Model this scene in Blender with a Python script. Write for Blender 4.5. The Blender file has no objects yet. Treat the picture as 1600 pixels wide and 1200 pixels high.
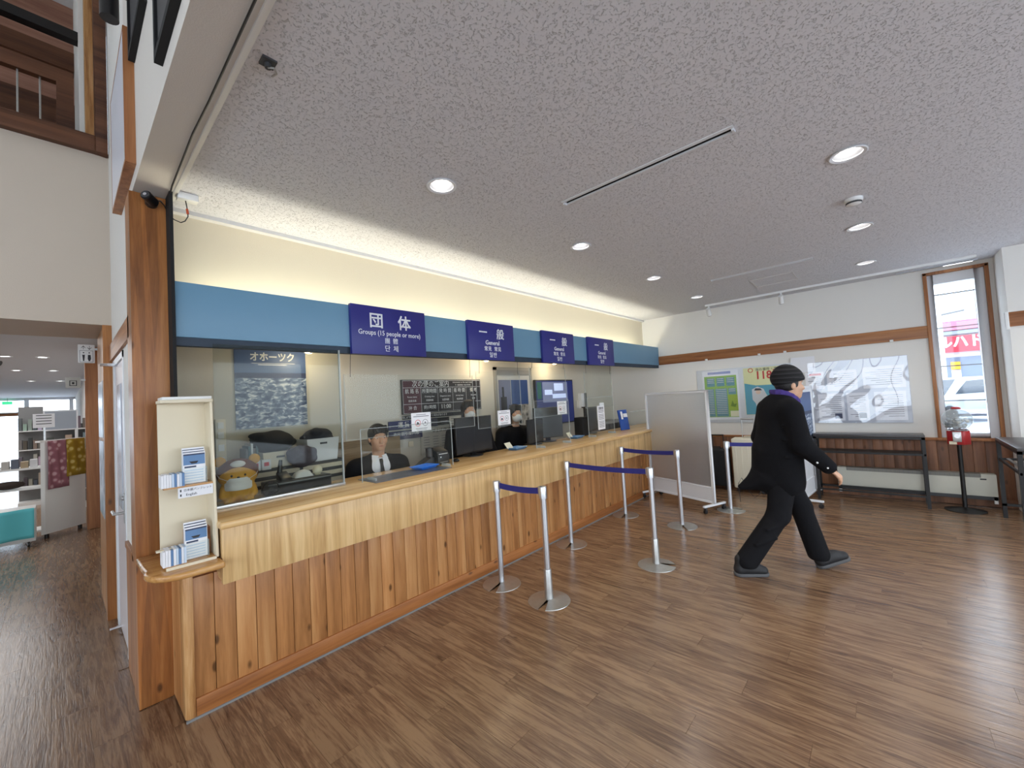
import bpy, bmesh, math, random
import numpy as np
from mathutils import Vector, Matrix
random.seed(7)
S = bpy.context.scene
COL = S.collection
PI = math.pi

# ------------------------------------------------------------------ camera
def camera():
    yaw, pitch, roll = math.radians(-47.794), math.radians(2.2346), math.radians(-3.2838)
    rz = Matrix.Rotation(yaw, 3, 'Z')
    fwd = rz @ Vector((0, math.cos(pitch), math.sin(pitch)))
    right = rz @ Vector((1, 0, 0))
    up = right.cross(fwd)
    r2 = math.cos(roll) * right + math.sin(roll) * up
    u2 = -math.sin(roll) * right + math.cos(roll) * up
    cd = bpy.data.cameras.new('camera')
    cd.sensor_width = 36.0
    cd.lens = 36.0 * 641.0 / 1600.0
    cd.clip_start = 0.02
    cd.clip_end = 400
    co = bpy.data.objects.new('camera', cd)
    m = Matrix((r2, u2, -fwd)).transposed().to_4x4()
    m.translation = (0, 0, 1.57)
    co.matrix_world = m
    COL.objects.link(co)
    S.camera = co
camera()

# ------------------------------------------------------------------ world, daylight, exposure
WORLD_STRENGTH = 5.2
EXPOSURE = -0.06
def world():
    w = bpy.data.worlds.new('overcast_sky')
    S.world = w
    w.use_nodes = True
    bg = w.node_tree.nodes['Background']
    bg.inputs[0].default_value = (0.80, 0.90, 1.0, 1)
    bg.inputs[1].default_value = WORLD_STRENGTH
world()
S.view_settings.view_transform = 'Standard'
S.view_settings.look = 'None'
S.view_settings.gamma = 1
S.view_settings.use_curve_mapping = False
S.view_settings.exposure = EXPOSURE

def portal(name, loc, rot, sx, sy):
    """sampling portal in a window opening: guides sky light in, emits nothing itself"""
    d = bpy.data.lights.new(name, 'AREA')
    d.shape = 'RECTANGLE'; d.size = sx; d.size_y = sy
    d.cycles.is_portal = True
    o = bpy.data.objects.new(name, d)
    o.location = loc; o.rotation_euler = rot
    COL.objects.link(o)
portal('daylight_portal', (-5.95, -.25, 1.9), (0, -PI/2, 0), 3.0, 6.5)
portal('daylight_portal', (1.2, -3.95, 1.55), (PI/2, 0, 0), 10.5, 2.3)
portal('daylight_portal', (7.4, -0.7, 1.8), (0, PI/2, 0), 2.0, 0.45)

# ------------------------------------------------------------------ helpers
def lin(r, g, b):
    f = lambda v: (v/255)/12.92 if v/255 <= .04045 else ((v/255+.055)/1.055)**2.4
    return (f(r), f(g), f(b), 1)

def link(o):
    COL.objects.link(o)
    return o
W = {}
def tag(o, label=None, cat=None, group=None, kind=None):
    if label: o['label'] = label
    if cat: o['category'] = cat
    if group: o['group'] = group
    if kind: o['kind'] = kind
    return o
def thing(name, label, cat, loc=(0, 0, 0), rotz=0, group=None, local=False, kind=None):
    o = link(bpy.data.objects.new(name, None))
    o.empty_display_size = .05
    o.location = loc; o.rotation_euler = (0, 0, rotz)
    W[o] = Vector((0, 0, 0)) if local else Vector(loc)
    return tag(o, label, cat, group, kind)
def dup(root, loc=None, rotz=None, label=None, group=None, parent=None):
    c = link(root.copy())
    if parent is not None: c.parent = parent
    if loc is not None: c.location = loc
    if rotz is not None: c.rotation_euler = (0, 0, rotz)
    if label: c['label'] = label
    if group: c['group'] = group
    W[c] = W.get(root, Vector((0, 0, 0)))
    for ch in [x for x in root.children if x is not c]:
        dup(ch, parent=c)
    return c

class MB:
    def __init__(s): s.v = []; s.f = []
    def add(s, vs, fs):
        n = len(s.v); s.v += [tuple(p) for p in vs]; s.f += [tuple(i+n for i in f) for f in fs]; return s
    def box(s, x0, x1, y0, y1, z0, z1):
        return s.add([(x0,y0,z0),(x1,y0,z0),(x1,y1,z0),(x0,y1,z0),(x0,y0,z1),(x1,y0,z1),(x1,y1,z1),(x0,y1,z1)],
                     [(3,2,1,0),(4,5,6,7),(0,1,5,4),(1,2,6,5),(2,3,7,6),(3,0,4,7)])
    def obox(s, c, h, rz=0, rx=0, ry=0):
        m = Matrix.Rotation(rz,3,'Z') @ Matrix.Rotation(ry,3,'Y') @ Matrix.Rotation(rx,3,'X')
        c = Vector(c); n = len(s.v)
        s.box(-h[0],h[0],-h[1],h[1],-h[2],h[2])
        for i in range(n, len(s.v)): s.v[i] = tuple(c + m @ Vector(s.v[i]))
        return s
    def cyl(s, p, q, r0, r1=None, n=16, caps=True):
        r1 = r0 if r1 is None else r1
        p = Vector(p); q = Vector(q); d = (q-p).normalized()
        a = d.orthogonal().normalized(); b = d.cross(a)
        vs = []
        for c, r in ((p, r0), (q, r1)):
            for i in range(n):
                t = 2*PI*i/n; vs.append(c + r*(math.cos(t)*a + math.sin(t)*b))
        fs = [(i, (i+1) % n, n+(i+1) % n, n+i) for i in range(n)]
        if caps: fs += [tuple(range(n-1, -1, -1)), tuple(range(n, 2*n))]
        return s.add(vs, fs)
    def lathe(s, prof, c=(0,0,0), n=24, axis='z', a0=0, a1=2*PI):
        vs = []; fs = []; full = abs(a1-a0-2*PI) < 1e-6
        m = n if full else n+1
        for r, z in prof:
            for i in range(m):
                t = a0+(a1-a0)*i/n
                p = (r*math.cos(t), r*math.sin(t), z)
                if axis == 'x': p = (p[2], p[0], p[1])
                if axis == 'y': p = (p[1], p[2], p[0])
                vs.append((c[0]+p[0], c[1]+p[1], c[2]+p[2]))
        for k in range(len(prof)-1):
            for i in range(n):
                j = (i+1) % m
                fs.append((k*m+i, k*m+j, (k+1)*m+j, (k+1)*m+i))
        return s.add(vs, fs)
    def tube(s, pts, r, n=8):
        pts = [Vector(p) for p in pts]; vs = []; fs = []
        a = None
        for k, p in enumerate(pts):
            d = (pts[min(k+1, len(pts)-1)] - pts[max(k-1, 0)]).normalized()
            a = d.orthogonal().normalized() if a is None else (a - d*a.dot(d)).normalized()
            b = d.cross(a)
            rr = r[k] if isinstance(r, (list, tuple)) else r
            for i in range(n):
                t = 2*PI*i/n; vs.append(p + rr*(math.cos(t)*a+math.sin(t)*b))
        for k in range(len(pts)-1):
            for i in range(n):
                j = (i+1) % n; fs.append((k*n+i, k*n+j, (k+1)*n+j, (k+1)*n+i))
        fs += [tuple(range(n-1, -1, -1)), tuple((len(pts)-1)*n+i for i in range(n))]
        return s.add(vs, fs)
    def prism(s, poly, lo, hi, axis='z'):
        n = len(poly); vs = []
        for h in (lo, hi):
            for a, b in poly:
                vs.append({'z': (a, b, h), 'y': (a, h, b), 'x': (h, a, b)}[axis])
        fs = [(i, (i+1) % n, n+(i+1) % n, n+i) for i in range(n)] + [tuple(range(n-1, -1, -1)), tuple(range(n, 2*n))]
        return s.add(vs, fs)
    def ball(s, c, r, n=16, m=10):
        r = (r, r, r) if isinstance(r, (int, float)) else r
        k = len(s.v)
        s.lathe([(math.sin(PI*i/m) if 0 < i < m else 0.0, -math.cos(PI*i/m)) for i in range(m+1)], n=n)
        for i in range(k, len(s.v)):
            p = s.v[i]; s.v[i] = (c[0]+p[0]*r[0], c[1]+p[1]*r[1], c[2]+p[2]*r[2])
        return s
    def quad(s, a, b, c, d): return s.add([a, b, c, d], [(0, 1, 2, 3)])
    def grid(s, fn, nu, nv):
        vs = [fn(i/nu, j/nv) for j in range(nv+1) for i in range(nu+1)]
        return s.add(vs, [(j*(nu+1)+i, j*(nu+1)+i+1, (j+1)*(nu+1)+i+1, (j+1)*(nu+1)+i) for j in range(nv) for i in range(nu)])
    def out(s, name, mat, parent=None, smooth=False, bevel=0, segs=2, origin=None):
        vs = np.array(s.v, dtype=float)
        O = Vector(((vs[:,0].min()+vs[:,0].max())/2, (vs[:,1].min()+vs[:,1].max())/2, vs[:,2].min())) if origin is None else Vector(origin)
        me = bpy.data.meshes.new(name)
        me.from_pydata((vs-np.array(O)).tolist(), [], s.f)
        bm = bmesh.new(); bm.from_mesh(me)
        bmesh.ops.remove_doubles(bm, verts=bm.verts, dist=1e-6)
        if len(bm.faces) > 3: bmesh.ops.recalc_face_normals(bm, faces=bm.faces)
        if bevel:
            es = [e for e in bm.edges if len(e.link_faces) == 2 and e.calc_face_angle() > .5]
            bmesh.ops.bevel(bm, geom=es, offset=bevel, segments=segs, affect='EDGES', profile=.5, clamp_overlap=True)
        if smooth or bevel:
            for f in bm.faces: f.smooth = True
        bm.to_mesh(me); bm.free()
        if (smooth or bevel): me.set_sharp_from_angle(angle=.7)
        me.materials.append(mat)
        return place(name, me, O, parent)
def place(name, me, O, parent=None):
    o = link(bpy.data.objects.new(name, me))
    O = Vector(O)
    if parent is not None:
        o.parent = parent; o.location = O - W[parent]
    else: o.location = O
    W[o] = O
    return o
def B(x0, x1, y0, y1, z0, z1): return MB().box(x0, x1, y0, y1, z0, z1)
def text(body, size, mat, parent, loc, face='-y', bold=0.0, align='CENTER', space=1.0, name='lettering', sx=1.0, rot=None, ext=.0006):
    c = bpy.data.curves.new(name, 'FONT')
    c.body = body; c.size = size; c.align_x = align; c.align_y = 'CENTER'
    c.offset = bold; c.extrude = ext; c.space_character = space; c.resolution_u = 2
    c.materials.append(mat)
    o = link(bpy.data.objects.new(name, c))
    o.rotation_euler = rot if rot is not None else {'-y': (PI/2, 0, 0), '-x': (PI/2, 0, -PI/2), '+x': (PI/2, 0, PI/2), '+y': (PI/2, 0, PI)}[face]
    o.scale = (sx, 1, 1)
    if parent is not None:
        o.parent = parent; o.location = Vector(loc) - W[parent]
    else: o.location = loc
    return o
def struct(o, label):
    return tag(o, label, None, None, 'structure')

# ------------------------------------------------------------------ materials
class N:
    def __init__(s, name):
        s.m = bpy.data.materials.new(name); s.m.use_nodes = True
        s.t = s.m.node_tree; s.b = s.t.nodes['Principled BSDF']; s.o = s.t.nodes['Material Output']
    def n(s, typ, **kw):
        x = s.t.nodes.new(typ)
        for k, v in kw.items():
            if k.startswith('i_'):
                key = k[2:]; x.inputs[int(key) if key.isdigit() else key].default_value = v
            else: setattr(x, k, v)
        return x
    def l(s, a, b): s.t.links.new(a, b)
    def ramp(s, stops):
        r = s.n('ShaderNodeValToRGB'); e = r.color_ramp.elements
        while len(e) < len(stops): e.new(.5)
        for el, (p, c) in zip(e, stops): el.position = p; el.color = c
        return r
    def coord(s, scale=(1,1,1), rnd=True):
        tc = s.n('ShaderNodeTexCoord'); mp = s.n('ShaderNodeMapping'); mp.inputs['Scale'].default_value = scale
        if rnd:
            oi = s.n('ShaderNodeObjectInfo'); mu = s.n('ShaderNodeMath', operation='MULTIPLY'); mu.inputs[1].default_value = 37.0
            s.l(oi.outputs['Random'], mu.inputs[0])
            ad = s.n('ShaderNodeVectorMath', operation='ADD'); s.l(tc.outputs['Object'], ad.inputs[0])
            cm = s.n('ShaderNodeCombineXYZ')
            for i in range(3): s.l(mu.outputs[0], cm.inputs[i])
            s.l(cm.outputs[0], ad.inputs[1]); s.l(ad.outputs[0], mp.inputs[0])
        else: s.l(tc.outputs['Object'], mp.inputs[0])
        return mp.outputs[0]
def plain(name, col, rough=.5, metal=0, spec=.5, noise=0, nscale=8, bump=0, bscale=60, **kw):
    k = N(name); k.b.inputs['Roughness'].default_value = rough; k.b.inputs['Metallic'].default_value = metal
    k.b.inputs['Specular IOR Level'].default_value = spec
    k.b.inputs['Base Color'].default_value = col
    if noise:
        nz = k.n('ShaderNodeTexNoise', i_Scale=nscale, i_Detail=4.0); k.l(k.coord(), nz.inputs['Vector'])
        f = lambda s_: tuple(min(1, v*s_) for v in col[:3])+(1,)
        r = k.ramp([(.3, f(1-noise)), (.7, f(1+noise))]); k.l(nz.outputs['Fac'], r.inputs[0]); k.l(r.outputs[0], k.b.inputs['Base Color'])
    if bump:
        nz = k.n('ShaderNodeTexNoise', i_Scale=bscale, i_Detail=3.0); k.l(k.coord(), nz.inputs['Vector'])
        bp = k.n('ShaderNodeBump', i_Strength=bump, i_Distance=.01); k.l(nz.outputs['Fac'], bp.inputs['Height']); k.l(bp.outputs[0], k.b.inputs['Normal'])
    for a, v in kw.items(): k.b.inputs[a.replace('_', ' ')].default_value = v
    return k.m
def emit(name, col, st):
    k = N(name); k.b.inputs['Base Color'].default_value = col
    k.b.inputs['Emission Color'].default_value = col; k.b.inputs['Emission Strength'].default_value = st
    return k.m
def wood(name, dark, mid, light, axis='z', scale=1.0, rough=.4, knots=.0, vary=.12, stretch=14, spec=.4, fine=1.0, lam=None):
    k = N(name)
    sc = [9*scale]*3; sc['xyz'.index(axis)] = 9*scale/stretch
    v = k.coord(tuple(sc))
    n1 = k.n('ShaderNodeTexNoise', i_Scale=1.0, i_Detail=6.0, i_Roughness=.6, i_Distortion=.8); k.l(v, n1.inputs['Vector'])
    wv = k.n('ShaderNodeTexNoise', i_Scale=6.0*fine, i_Detail=3.0, i_Roughness=.7); k.l(v, wv.inputs['Vector'])
    mx = k.n('ShaderNodeMath', operation='MULTIPLY_ADD'); mx.inputs[1].default_value = .35; k.l(wv.outputs['Fac'], mx.inputs[0])
    sb = k.n('ShaderNodeMath', operation='SUBTRACT'); k.l(n1.outputs['Fac'], sb.inputs[0]); sb.inputs[1].default_value = .175
    k.l(sb.outputs[0], mx.inputs[2])
    r = k.ramp([(.32, dark), (.5, mid), (.68, light)]); k.l(mx.outputs[0], r.inputs[0])
    colr = r.outputs[0]
    oi = k.n('ShaderNodeObjectInfo')
    hs = k.n('ShaderNodeHueSaturation'); mr = k.n('ShaderNodeMapRange'); mr.inputs[3].default_value = 1-vary; mr.inputs[4].default_value = 1+vary
    k.l(oi.outputs['Random'], mr.inputs[0]); k.l(mr.outputs[0], hs.inputs['Value']); k.l(colr, hs.inputs['Color'])
    colr = hs.outputs[0]
    if lam:   # laminated strips: value steps across the board
        tc = k.n('ShaderNodeTexCoord'); vo = k.n('ShaderNodeTexVoronoi', i_Scale=1.0)
        mp = k.n('ShaderNodeMapping'); mp.inputs['Scale'].default_value = lam; k.l(tc.outputs['Object'], mp.inputs[0]); k.l(mp.outputs[0], vo.inputs['Vector'])
        sepc = k.n('ShaderNodeSeparateColor'); k.l(vo.outputs['Color'], sepc.inputs[0])
        h2 = k.n('ShaderNodeHueSaturation'); m2 = k.n('ShaderNodeMapRange'); m2.inputs[3].default_value = .8; m2.inputs[4].default_value = 1.2
        k.l(sepc.outputs[0], m2.inputs[0]); k.l(m2.outputs[0], h2.inputs['Value']); k.l(colr, h2.inputs['Color']); colr = h2.outputs[0]
    if knots:
        sk = [5.5]*3; sk['xyz'.index(axis)] = 2.6
        vo = k.n('ShaderNodeTexVoronoi', i_Scale=1.6); k.l(k.coord(tuple(sk)), vo.inputs['Vector'])
        kr = k.ramp([(.08, (1,1,1,1)), (.15, (0,0,0,1))]); k.l(vo.outputs['Distance'], kr.inputs[0])
        km = k.n('ShaderNodeMath', operation='MULTIPLY'); km.inputs[1].default_value = knots; k.l(kr.outputs[0], km.inputs[0])
        mix = k.n('ShaderNodeMix', data_type='RGBA'); k.l(km.outputs[0], mix.inputs[0]); k.l(colr, mix.inputs[6])
        mix.inputs[7].default_value = tuple(x*.35 for x in dark[:3])+(1,); colr = mix.outputs[2]
    k.l(colr, k.b.inputs['Base Color'])
    k.b.inputs['Roughness'].default_value = rough; k.b.inputs['Specular IOR Level'].default_value = spec
    bp = k.n('ShaderNodeBump', i_Strength=.12, i_Distance=.004); k.l(mx.outputs[0], bp.inputs['Height']); k.l(bp.outputs[0], k.b.inputs['Normal'])
    return k.m
def clear(name, tint=(.93,.96,.95), haze=.035, refl=.5, rough=.02, hazecol=(.8,.82,.8,1)):
    """thin clear sheet: transparent body, mirror-like Fresnel sheen, faint surface haze"""
    k = N(name); k.t.nodes.remove(k.b)
    tr = k.n('ShaderNodeBsdfTransparent'); tr.inputs[0].default_value = tint+(1,)
    gl = k.n('ShaderNodeBsdfGlossy', i_Roughness=rough); gl.inputs[0].default_value = (1,1,1,1)
    df = k.n('ShaderNodeBsdfDiffuse'); df.inputs[0].default_value = hazecol
    lw = k.n('ShaderNodeLayerWeight', i_Blend=.5); pw = k.n('ShaderNodeMath', operation='POWER'); pw.inputs[1].default_value = 5.0; k.l(lw.outputs['Facing'], pw.inputs[0])
    sc = k.n('ShaderNodeMath', operation='MULTIPLY_ADD'); sc.inputs[1].default_value = .96; sc.inputs[2].default_value = .04; k.l(pw.outputs[0], sc.inputs[0])
    ml = k.n('ShaderNodeMath', operation='MULTIPLY', use_clamp=True); ml.inputs[1].default_value = refl; k.l(sc.outputs[0], ml.inputs[0])
    m1 = k.n('ShaderNodeMixShader'); k.l(ml.outputs[0], m1.inputs[0]); k.l(tr.outputs[0], m1.inputs[1]); k.l(gl.outputs[0], m1.inputs[2])
    m2 = k.n('ShaderNodeMixShader', i_0=haze); k.l(m1.outputs[0], m2.inputs[1]); k.l(df.outputs[0], m2.inputs[2])
    k.l(m2.outputs[0], k.o.inputs[0]); return k.m

M = {}
M['white_wall'] = plain('white_wall', lin(230,227,221), .85, spec=.2, bump=.15, bscale=180)
M['warm_wall'] = plain('warm_wall', lin(222,210,186), .85, spec=.2, bump=.12, bscale=160)
M['office_wall'] = plain('office_wall', lin(206,200,186), .85, spec=.2, bump=.12, bscale=160)
M['beam_wall'] = plain('beam_wall', lin(214,208,200), .85, spec=.2, bump=.12, bscale=160)
M['lintel_wall'] = plain('lintel_wall', lin(208,194,178), .85, spec=.2, bump=.12, bscale=160)
M['pillar'] = wood('laminated_pine', lin(122,72,32), lin(156,98,50), lin(180,122,68), 'z', .9, .35, .85, .0, 16, lam=(22, 22, .9))
M['reveal'] = wood('pale_larch', lin(150,104,66), lin(186,136,92), lin(206,160,116), 'z', .8, .45, 0, .04, 18)
M['band'] = wood('trim_wood', lin(126,78,44), lin(158,103,62), lin(184,128,82), 'y', 1.1, .4, 0, .05, 26)
M['band_x'] = wood('trim_wood_x', lin(126,78,44), lin(158,103,62), lin(184,128,82), 'x', 1.1, .4, 0, .05, 26)
M['trim_v'] = wood('casing_wood', lin(126,78,44), lin(160,105,66), lin(184,128,82), 'z', 1.1, .4, 0, .05, 26)
M['pine'] = wood('knotty_pine', lin(148,98,56), lin(182,126,76), lin(202,150,98), 'z', .9, .38, .95, .11, 15)
M['wains'] = wood('wainscot_cedar', lin(98,64,44), lin(126,84,58), lin(146,102,74), 'z', .9, .45, .6, .13, 15)
M['kick'] = wood('kick_pine', lin(130,78,40), lin(158,100,54), lin(178,118,70), 'x', .9, .4, .8, .05, 18)
M['ash'] = wood('ash_veneer', lin(182,142,92), lin(210,172,118), lin(226,192,140), 'z', 1.5, .32, 0, .0, 20, fine=.8)
M['ash_top'] = wood('ash_counter_top', lin(196,154,98), lin(218,178,120), lin(232,198,144), 'x', 1.2, .25, 0, .0, 24, spec=.5)
M['post_wood'] = wood('corner_post_wood', lin(146,96,52), lin(186,136,84), lin(204,158,108), 'z', 2.2, .4, 0, .0, 14)
M['shelf_wood'] = wood('shelf_wood', lin(168,116,62), lin(192,140,80), lin(206,158,98), 'x', 2.0, .22, 0, .0, 6, spec=.6)
M['dark_wood'] = wood('dark_balcony_wood', lin(66,38,24), lin(94,58,38), lin(112,72,48), 'x', 1, .5, 0, .04, 20)
M['rose_wood'] = wood('upper_panel_wood', lin(136,94,76), lin(158,114,94), lin(170,126,106), 'x', 1, .5, 0, .04, 20)
M['fascia'] = plain('fascia_blue', lin(104,145,172), .45, noise=.03, nscale=2)
M['fascia_dark'] = plain('fascia_lip_blue', lin(44,58,74), .6)  # dark blue of the recessed lower lip of the fascia
M['sign_blue'] = plain('sign_blue', lin(38,40,122), .4)
M['sign_text'] = plain('sign_white', lin(226,228,232), .5)
M['white_text'] = plain('print_white', lin(216,216,216), .6)
M['black'] = plain('black_plastic', lin(22,22,24), .35)
M['black_metal'] = plain('black_metal', lin(24,22,22), .4, metal=.2)
M['matt_black'] = plain('matt_black', lin(18,18,20), .8)
M['white'] = plain('white_paint', lin(232,232,230), .4)
M['white_metal'] = plain('white_metal', lin(226,228,232), .35)
M['cream'] = plain('cream_board', lin(228,216,190), .55)
M['grey'] = plain('grey_plastic', lin(128,128,128), .5)
M['dark_grey'] = plain('dark_grey', lin(62,62,64), .5)
M['paper'] = plain('paper', lin(236,236,240), .7)
M['ink'] = plain('print_ink', lin(52,52,56), .7)
M['grey_ink'] = plain('print_grey', lin(128,128,134), .7)
M['red_ink'] = plain('print_red', lin(206,44,40), .6)
M['alu'] = plain('brushed_aluminium', lin(205,207,212), .28, metal=.9)
M['steel'] = plain('satin_steel', lin(186,186,184), .33, metal=.85, noise=.06, nscale=30)
M['chrome'] = plain('chrome', lin(225,225,228), .12, metal=1)
M['belt'] = plain('blue_belt', lin(38,38,118), .7, bump=.2, bscale=400)
M['glass'] = clear('window_glass', (.96,.98,1), .0, .6)
M['acrylic'] = clear('acrylic_sheet', (.97,.98,.97), .01, .35)
M['hang'] = clear('hanging_acrylic', (.97,.98,.97), .009, .2)
M['acrylic_edge'] = clear('acrylic_edge', (.7,.75,.74), .35, .8, .1, (.82,.86,.86,1))
M['film'] = clear('board_film', (.97,.98,1), .01, 2.6, .03)
# ------------------------------------------------------------------ surface materials with structure of their own
def floor_mat():
    k = N('vinyl_wood_floor')
    v = k.coord((26, 2.3, 26)); v2 = k.coord((150, 7.0, 150)); v3 = k.coord((3.0, 1.1, 3.0))
    n1 = k.n('ShaderNodeTexNoise', i_Scale=1.0, i_Detail=5.0, i_Roughness=.65, i_Distortion=1.0); k.l(v, n1.inputs['Vector'])
    n2 = k.n('ShaderNodeTexNoise', i_Scale=1.0, i_Detail=3.0, i_Roughness=.6, i_Distortion=.5); k.l(v2, n2.inputs['Vector'])
    n3 = k.n('ShaderNodeTexNoise', i_Scale=1.0, i_Detail=2.0); k.l(v3, n3.inputs['Vector'])
    a = k.n('ShaderNodeMath', operation='MULTIPLY_ADD'); k.l(n2.outputs['Fac'], a.inputs[0]); a.inputs[1].default_value = .5; k.l(n1.outputs['Fac'], a.inputs[2])
    b = k.n('ShaderNodeMath', operation='MULTIPLY_ADD'); k.l(n3.outputs['Fac'], b.inputs[0]); b.inputs[1].default_value = .3; k.l(a.outputs[0], b.inputs[2])
    r = k.ramp([(.6, lin(78,57,42)), (.84, lin(116,88,67)), (1.0, lin(144,115,88))])
    k.l(b.outputs[0], r.inputs[0])
    vo = k.n('ShaderNodeTexVoronoi', i_Scale=1.0); k.l(k.coord((7.5, 3.2, 7.5)), vo.inputs['Vector'])
    kr = k.ramp([(.03, (.5,.5,.5,1)), (.08, (0,0,0,1))]); k.l(vo.outputs['Distance'], kr.inputs[0])
    mix = k.n('ShaderNodeMix', data_type='RGBA'); k.l(kr.outputs[0], mix.inputs[0]); k.l(r.outputs[0], mix.inputs[6]); mix.inputs[7].default_value = lin(58,40,28)
    oi = k.n('ShaderNodeObjectInfo'); hs = k.n('ShaderNodeHueSaturation'); mr = k.n('ShaderNodeMapRange'); mr.inputs[3].default_value = .93; mr.inputs[4].default_value = 1.07
    k.l(oi.outputs['Random'], mr.inputs[0]); k.l(mr.outputs[0], hs.inputs['Value']); k.l(mix.outputs[2], hs.inputs['Color'])
    k.l(hs.outputs[0], k.b.inputs['Base Color'])
    rr = k.n('ShaderNodeMapRange'); rr.inputs[3].default_value = .12; rr.inputs[4].default_value = .32; k.l(n2.outputs['Fac'], rr.inputs[0]); k.l(rr.outputs[0], k.b.inputs['Roughness'])
    k.b.inputs['Specular IOR Level'].default_value = .8
    bp = k.n('ShaderNodeBump', i_Strength=.3, i_Distance=.004); k.l(a.outputs[0], bp.inputs['Height']); k.l(bp.outputs[0], k.b.inputs['Normal'])
    return k.m
M['floor'] = floor_mat()
M['seam'] = plain('floor_seam', lin(112,88,66), .6)
def ceiling_mat():
    k = N('rockwool_ceiling')
    v = k.coord((1,1,1), False)
    vo = k.n('ShaderNodeTexNoise', i_Scale=82.0, i_Detail=2.0, i_Roughness=.5, i_Distortion=1.2); k.l(v, vo.inputs['Vector'])
    fi = k.ramp([(.34, (0,0,0,1)), (.42, (1,1,1,1))]); k.l(vo.outputs['Fac'], fi.inputs[0])
    mixc = k.n('ShaderNodeMix', data_type='RGBA'); k.l(fi.outputs[0], mixc.inputs[0])
    mixc.inputs[6].default_value = lin(204,203,205); mixc.inputs[7].default_value = lin(222,222,226)
    k.l(mixc.outputs[2], k.b.inputs['Base Color']); k.b.inputs['Roughness'].default_value = .95; k.b.inputs['Specular IOR Level'].default_value = .1
    bp = k.n('ShaderNodeBump', i_Strength=.8, i_Distance=.007); k.l(fi.outputs[0], bp.inputs['Height']); k.l(bp.outputs[0], k.b.inputs['Normal'])
    return k.m
M['ceiling'] = ceiling_mat()
M['plaster_ceiling'] = plain('plaster_ceiling', lin(214,212,210), .9, spec=.1)

# ------------------------------------------------------------------ floor
floor = struct(B(-6.2, 7.5, -4.2, 26.0, -.12, -.004).out('floor', M['floor']), 'brown wood-grain vinyl plank floor of the ticket hall')
def planks():
    Wd, Ln = .14, 1.2
    me = None; cells = []
    for i in range(-9, 53):
        x0 = 1.35 + (i-10)*Wd - .0
        off = ((i*0.37) % 1.0)*Ln
        for j in range(-3, 10):
            y0 = j*Ln - off - .2
            xc, yc = x0+Wd/2, y0+Ln/2
            if xc > 7.3 or xc < -1.3: continue
            if yc+Ln/2 < -1.4: continue
            if xc > .3 and y0 > 2.72: continue
            if yc > 9.6: continue
            # keep what the camera can see
            d = (xc*.74017+yc*.67128); r = (xc*.67235-yc*.73802)
            if d < .25 or abs(r) > d*1.25+.9: continue
            if d < 1.3 and yc < 1.5 and xc < 1.0 and d < .9: continue
            cells.append((d, x0, y0))
    cells.sort()
    g = .0007
    def mesh():
        o = MB().box(-Wd/2+g, Wd/2-g, -Ln/2+g, Ln/2-g, -.005, 0)
        m = bpy.data.meshes.new('plank'); m.from_pydata(o.v, [], o.f); m.materials.append(M['floor']); return m
    me = mesh()
    for d, x0, y0 in cells[:300]:
        yc = y0+Ln/2
        if x0 > .3 and y0+Ln > 2.8:      # cut at the counter base
            y1 = 2.8; mm = MB().box(-Wd/2+g, Wd/2-g, -(y1-y0)/2+g, (y1-y0)/2-g, -.005, 0)
            m = bpy.data.meshes.new('plank'); m.from_pydata(mm.v, [], mm.f); m.materials.append(M['floor']); yc = (y0+y1)/2
        elif x0 < .3 and x0+Wd > .27 and y0+Ln > 3.1:
            if y0 < 3.05: mm = MB().box(-Wd/2+g, Wd/2-g, -(3.1-y0)/2+g, (3.1-y0)/2-g, -.005, 0); yc = (y0+3.1)/2
            else: mm = MB().box(-Wd/2+g, .28-(x0+Wd/2), -Ln/2+g, Ln/2-g, -.005, 0)
            m = bpy.data.meshes.new('plank'); m.from_pydata(mm.v, [], mm.f); m.materials.append(M['floor'])
        else: m = me
        o = link(bpy.data.objects.new('plank', m)); o.parent = floor; o.location = Vector((x0+Wd/2, yc, 0)) - W[floor]
    rest = cells[300:]
    mb = MB()
    for d, x0, y0 in rest: mb.box(x0+g, x0+Wd-g, y0+g, min(y0+Ln-g, 2.8 if x0 > .3 else 99), -.005, 0)
    mb.box(-6.2, -1.3, -4.2, 9.6, -.005, 0); mb.box(-1.3, 7.3, -4.2, -1.5, -.005, 0)
    mb.box(-6.2, 7.3, 9.7, 26, -.005, 0)
    o = mb.out('floor_planks_beyond', M['floor'], floor); o['kind'] = 'stuff'
    return len(cells)
NPL = planks()
print('PLANKS', NPL)

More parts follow.
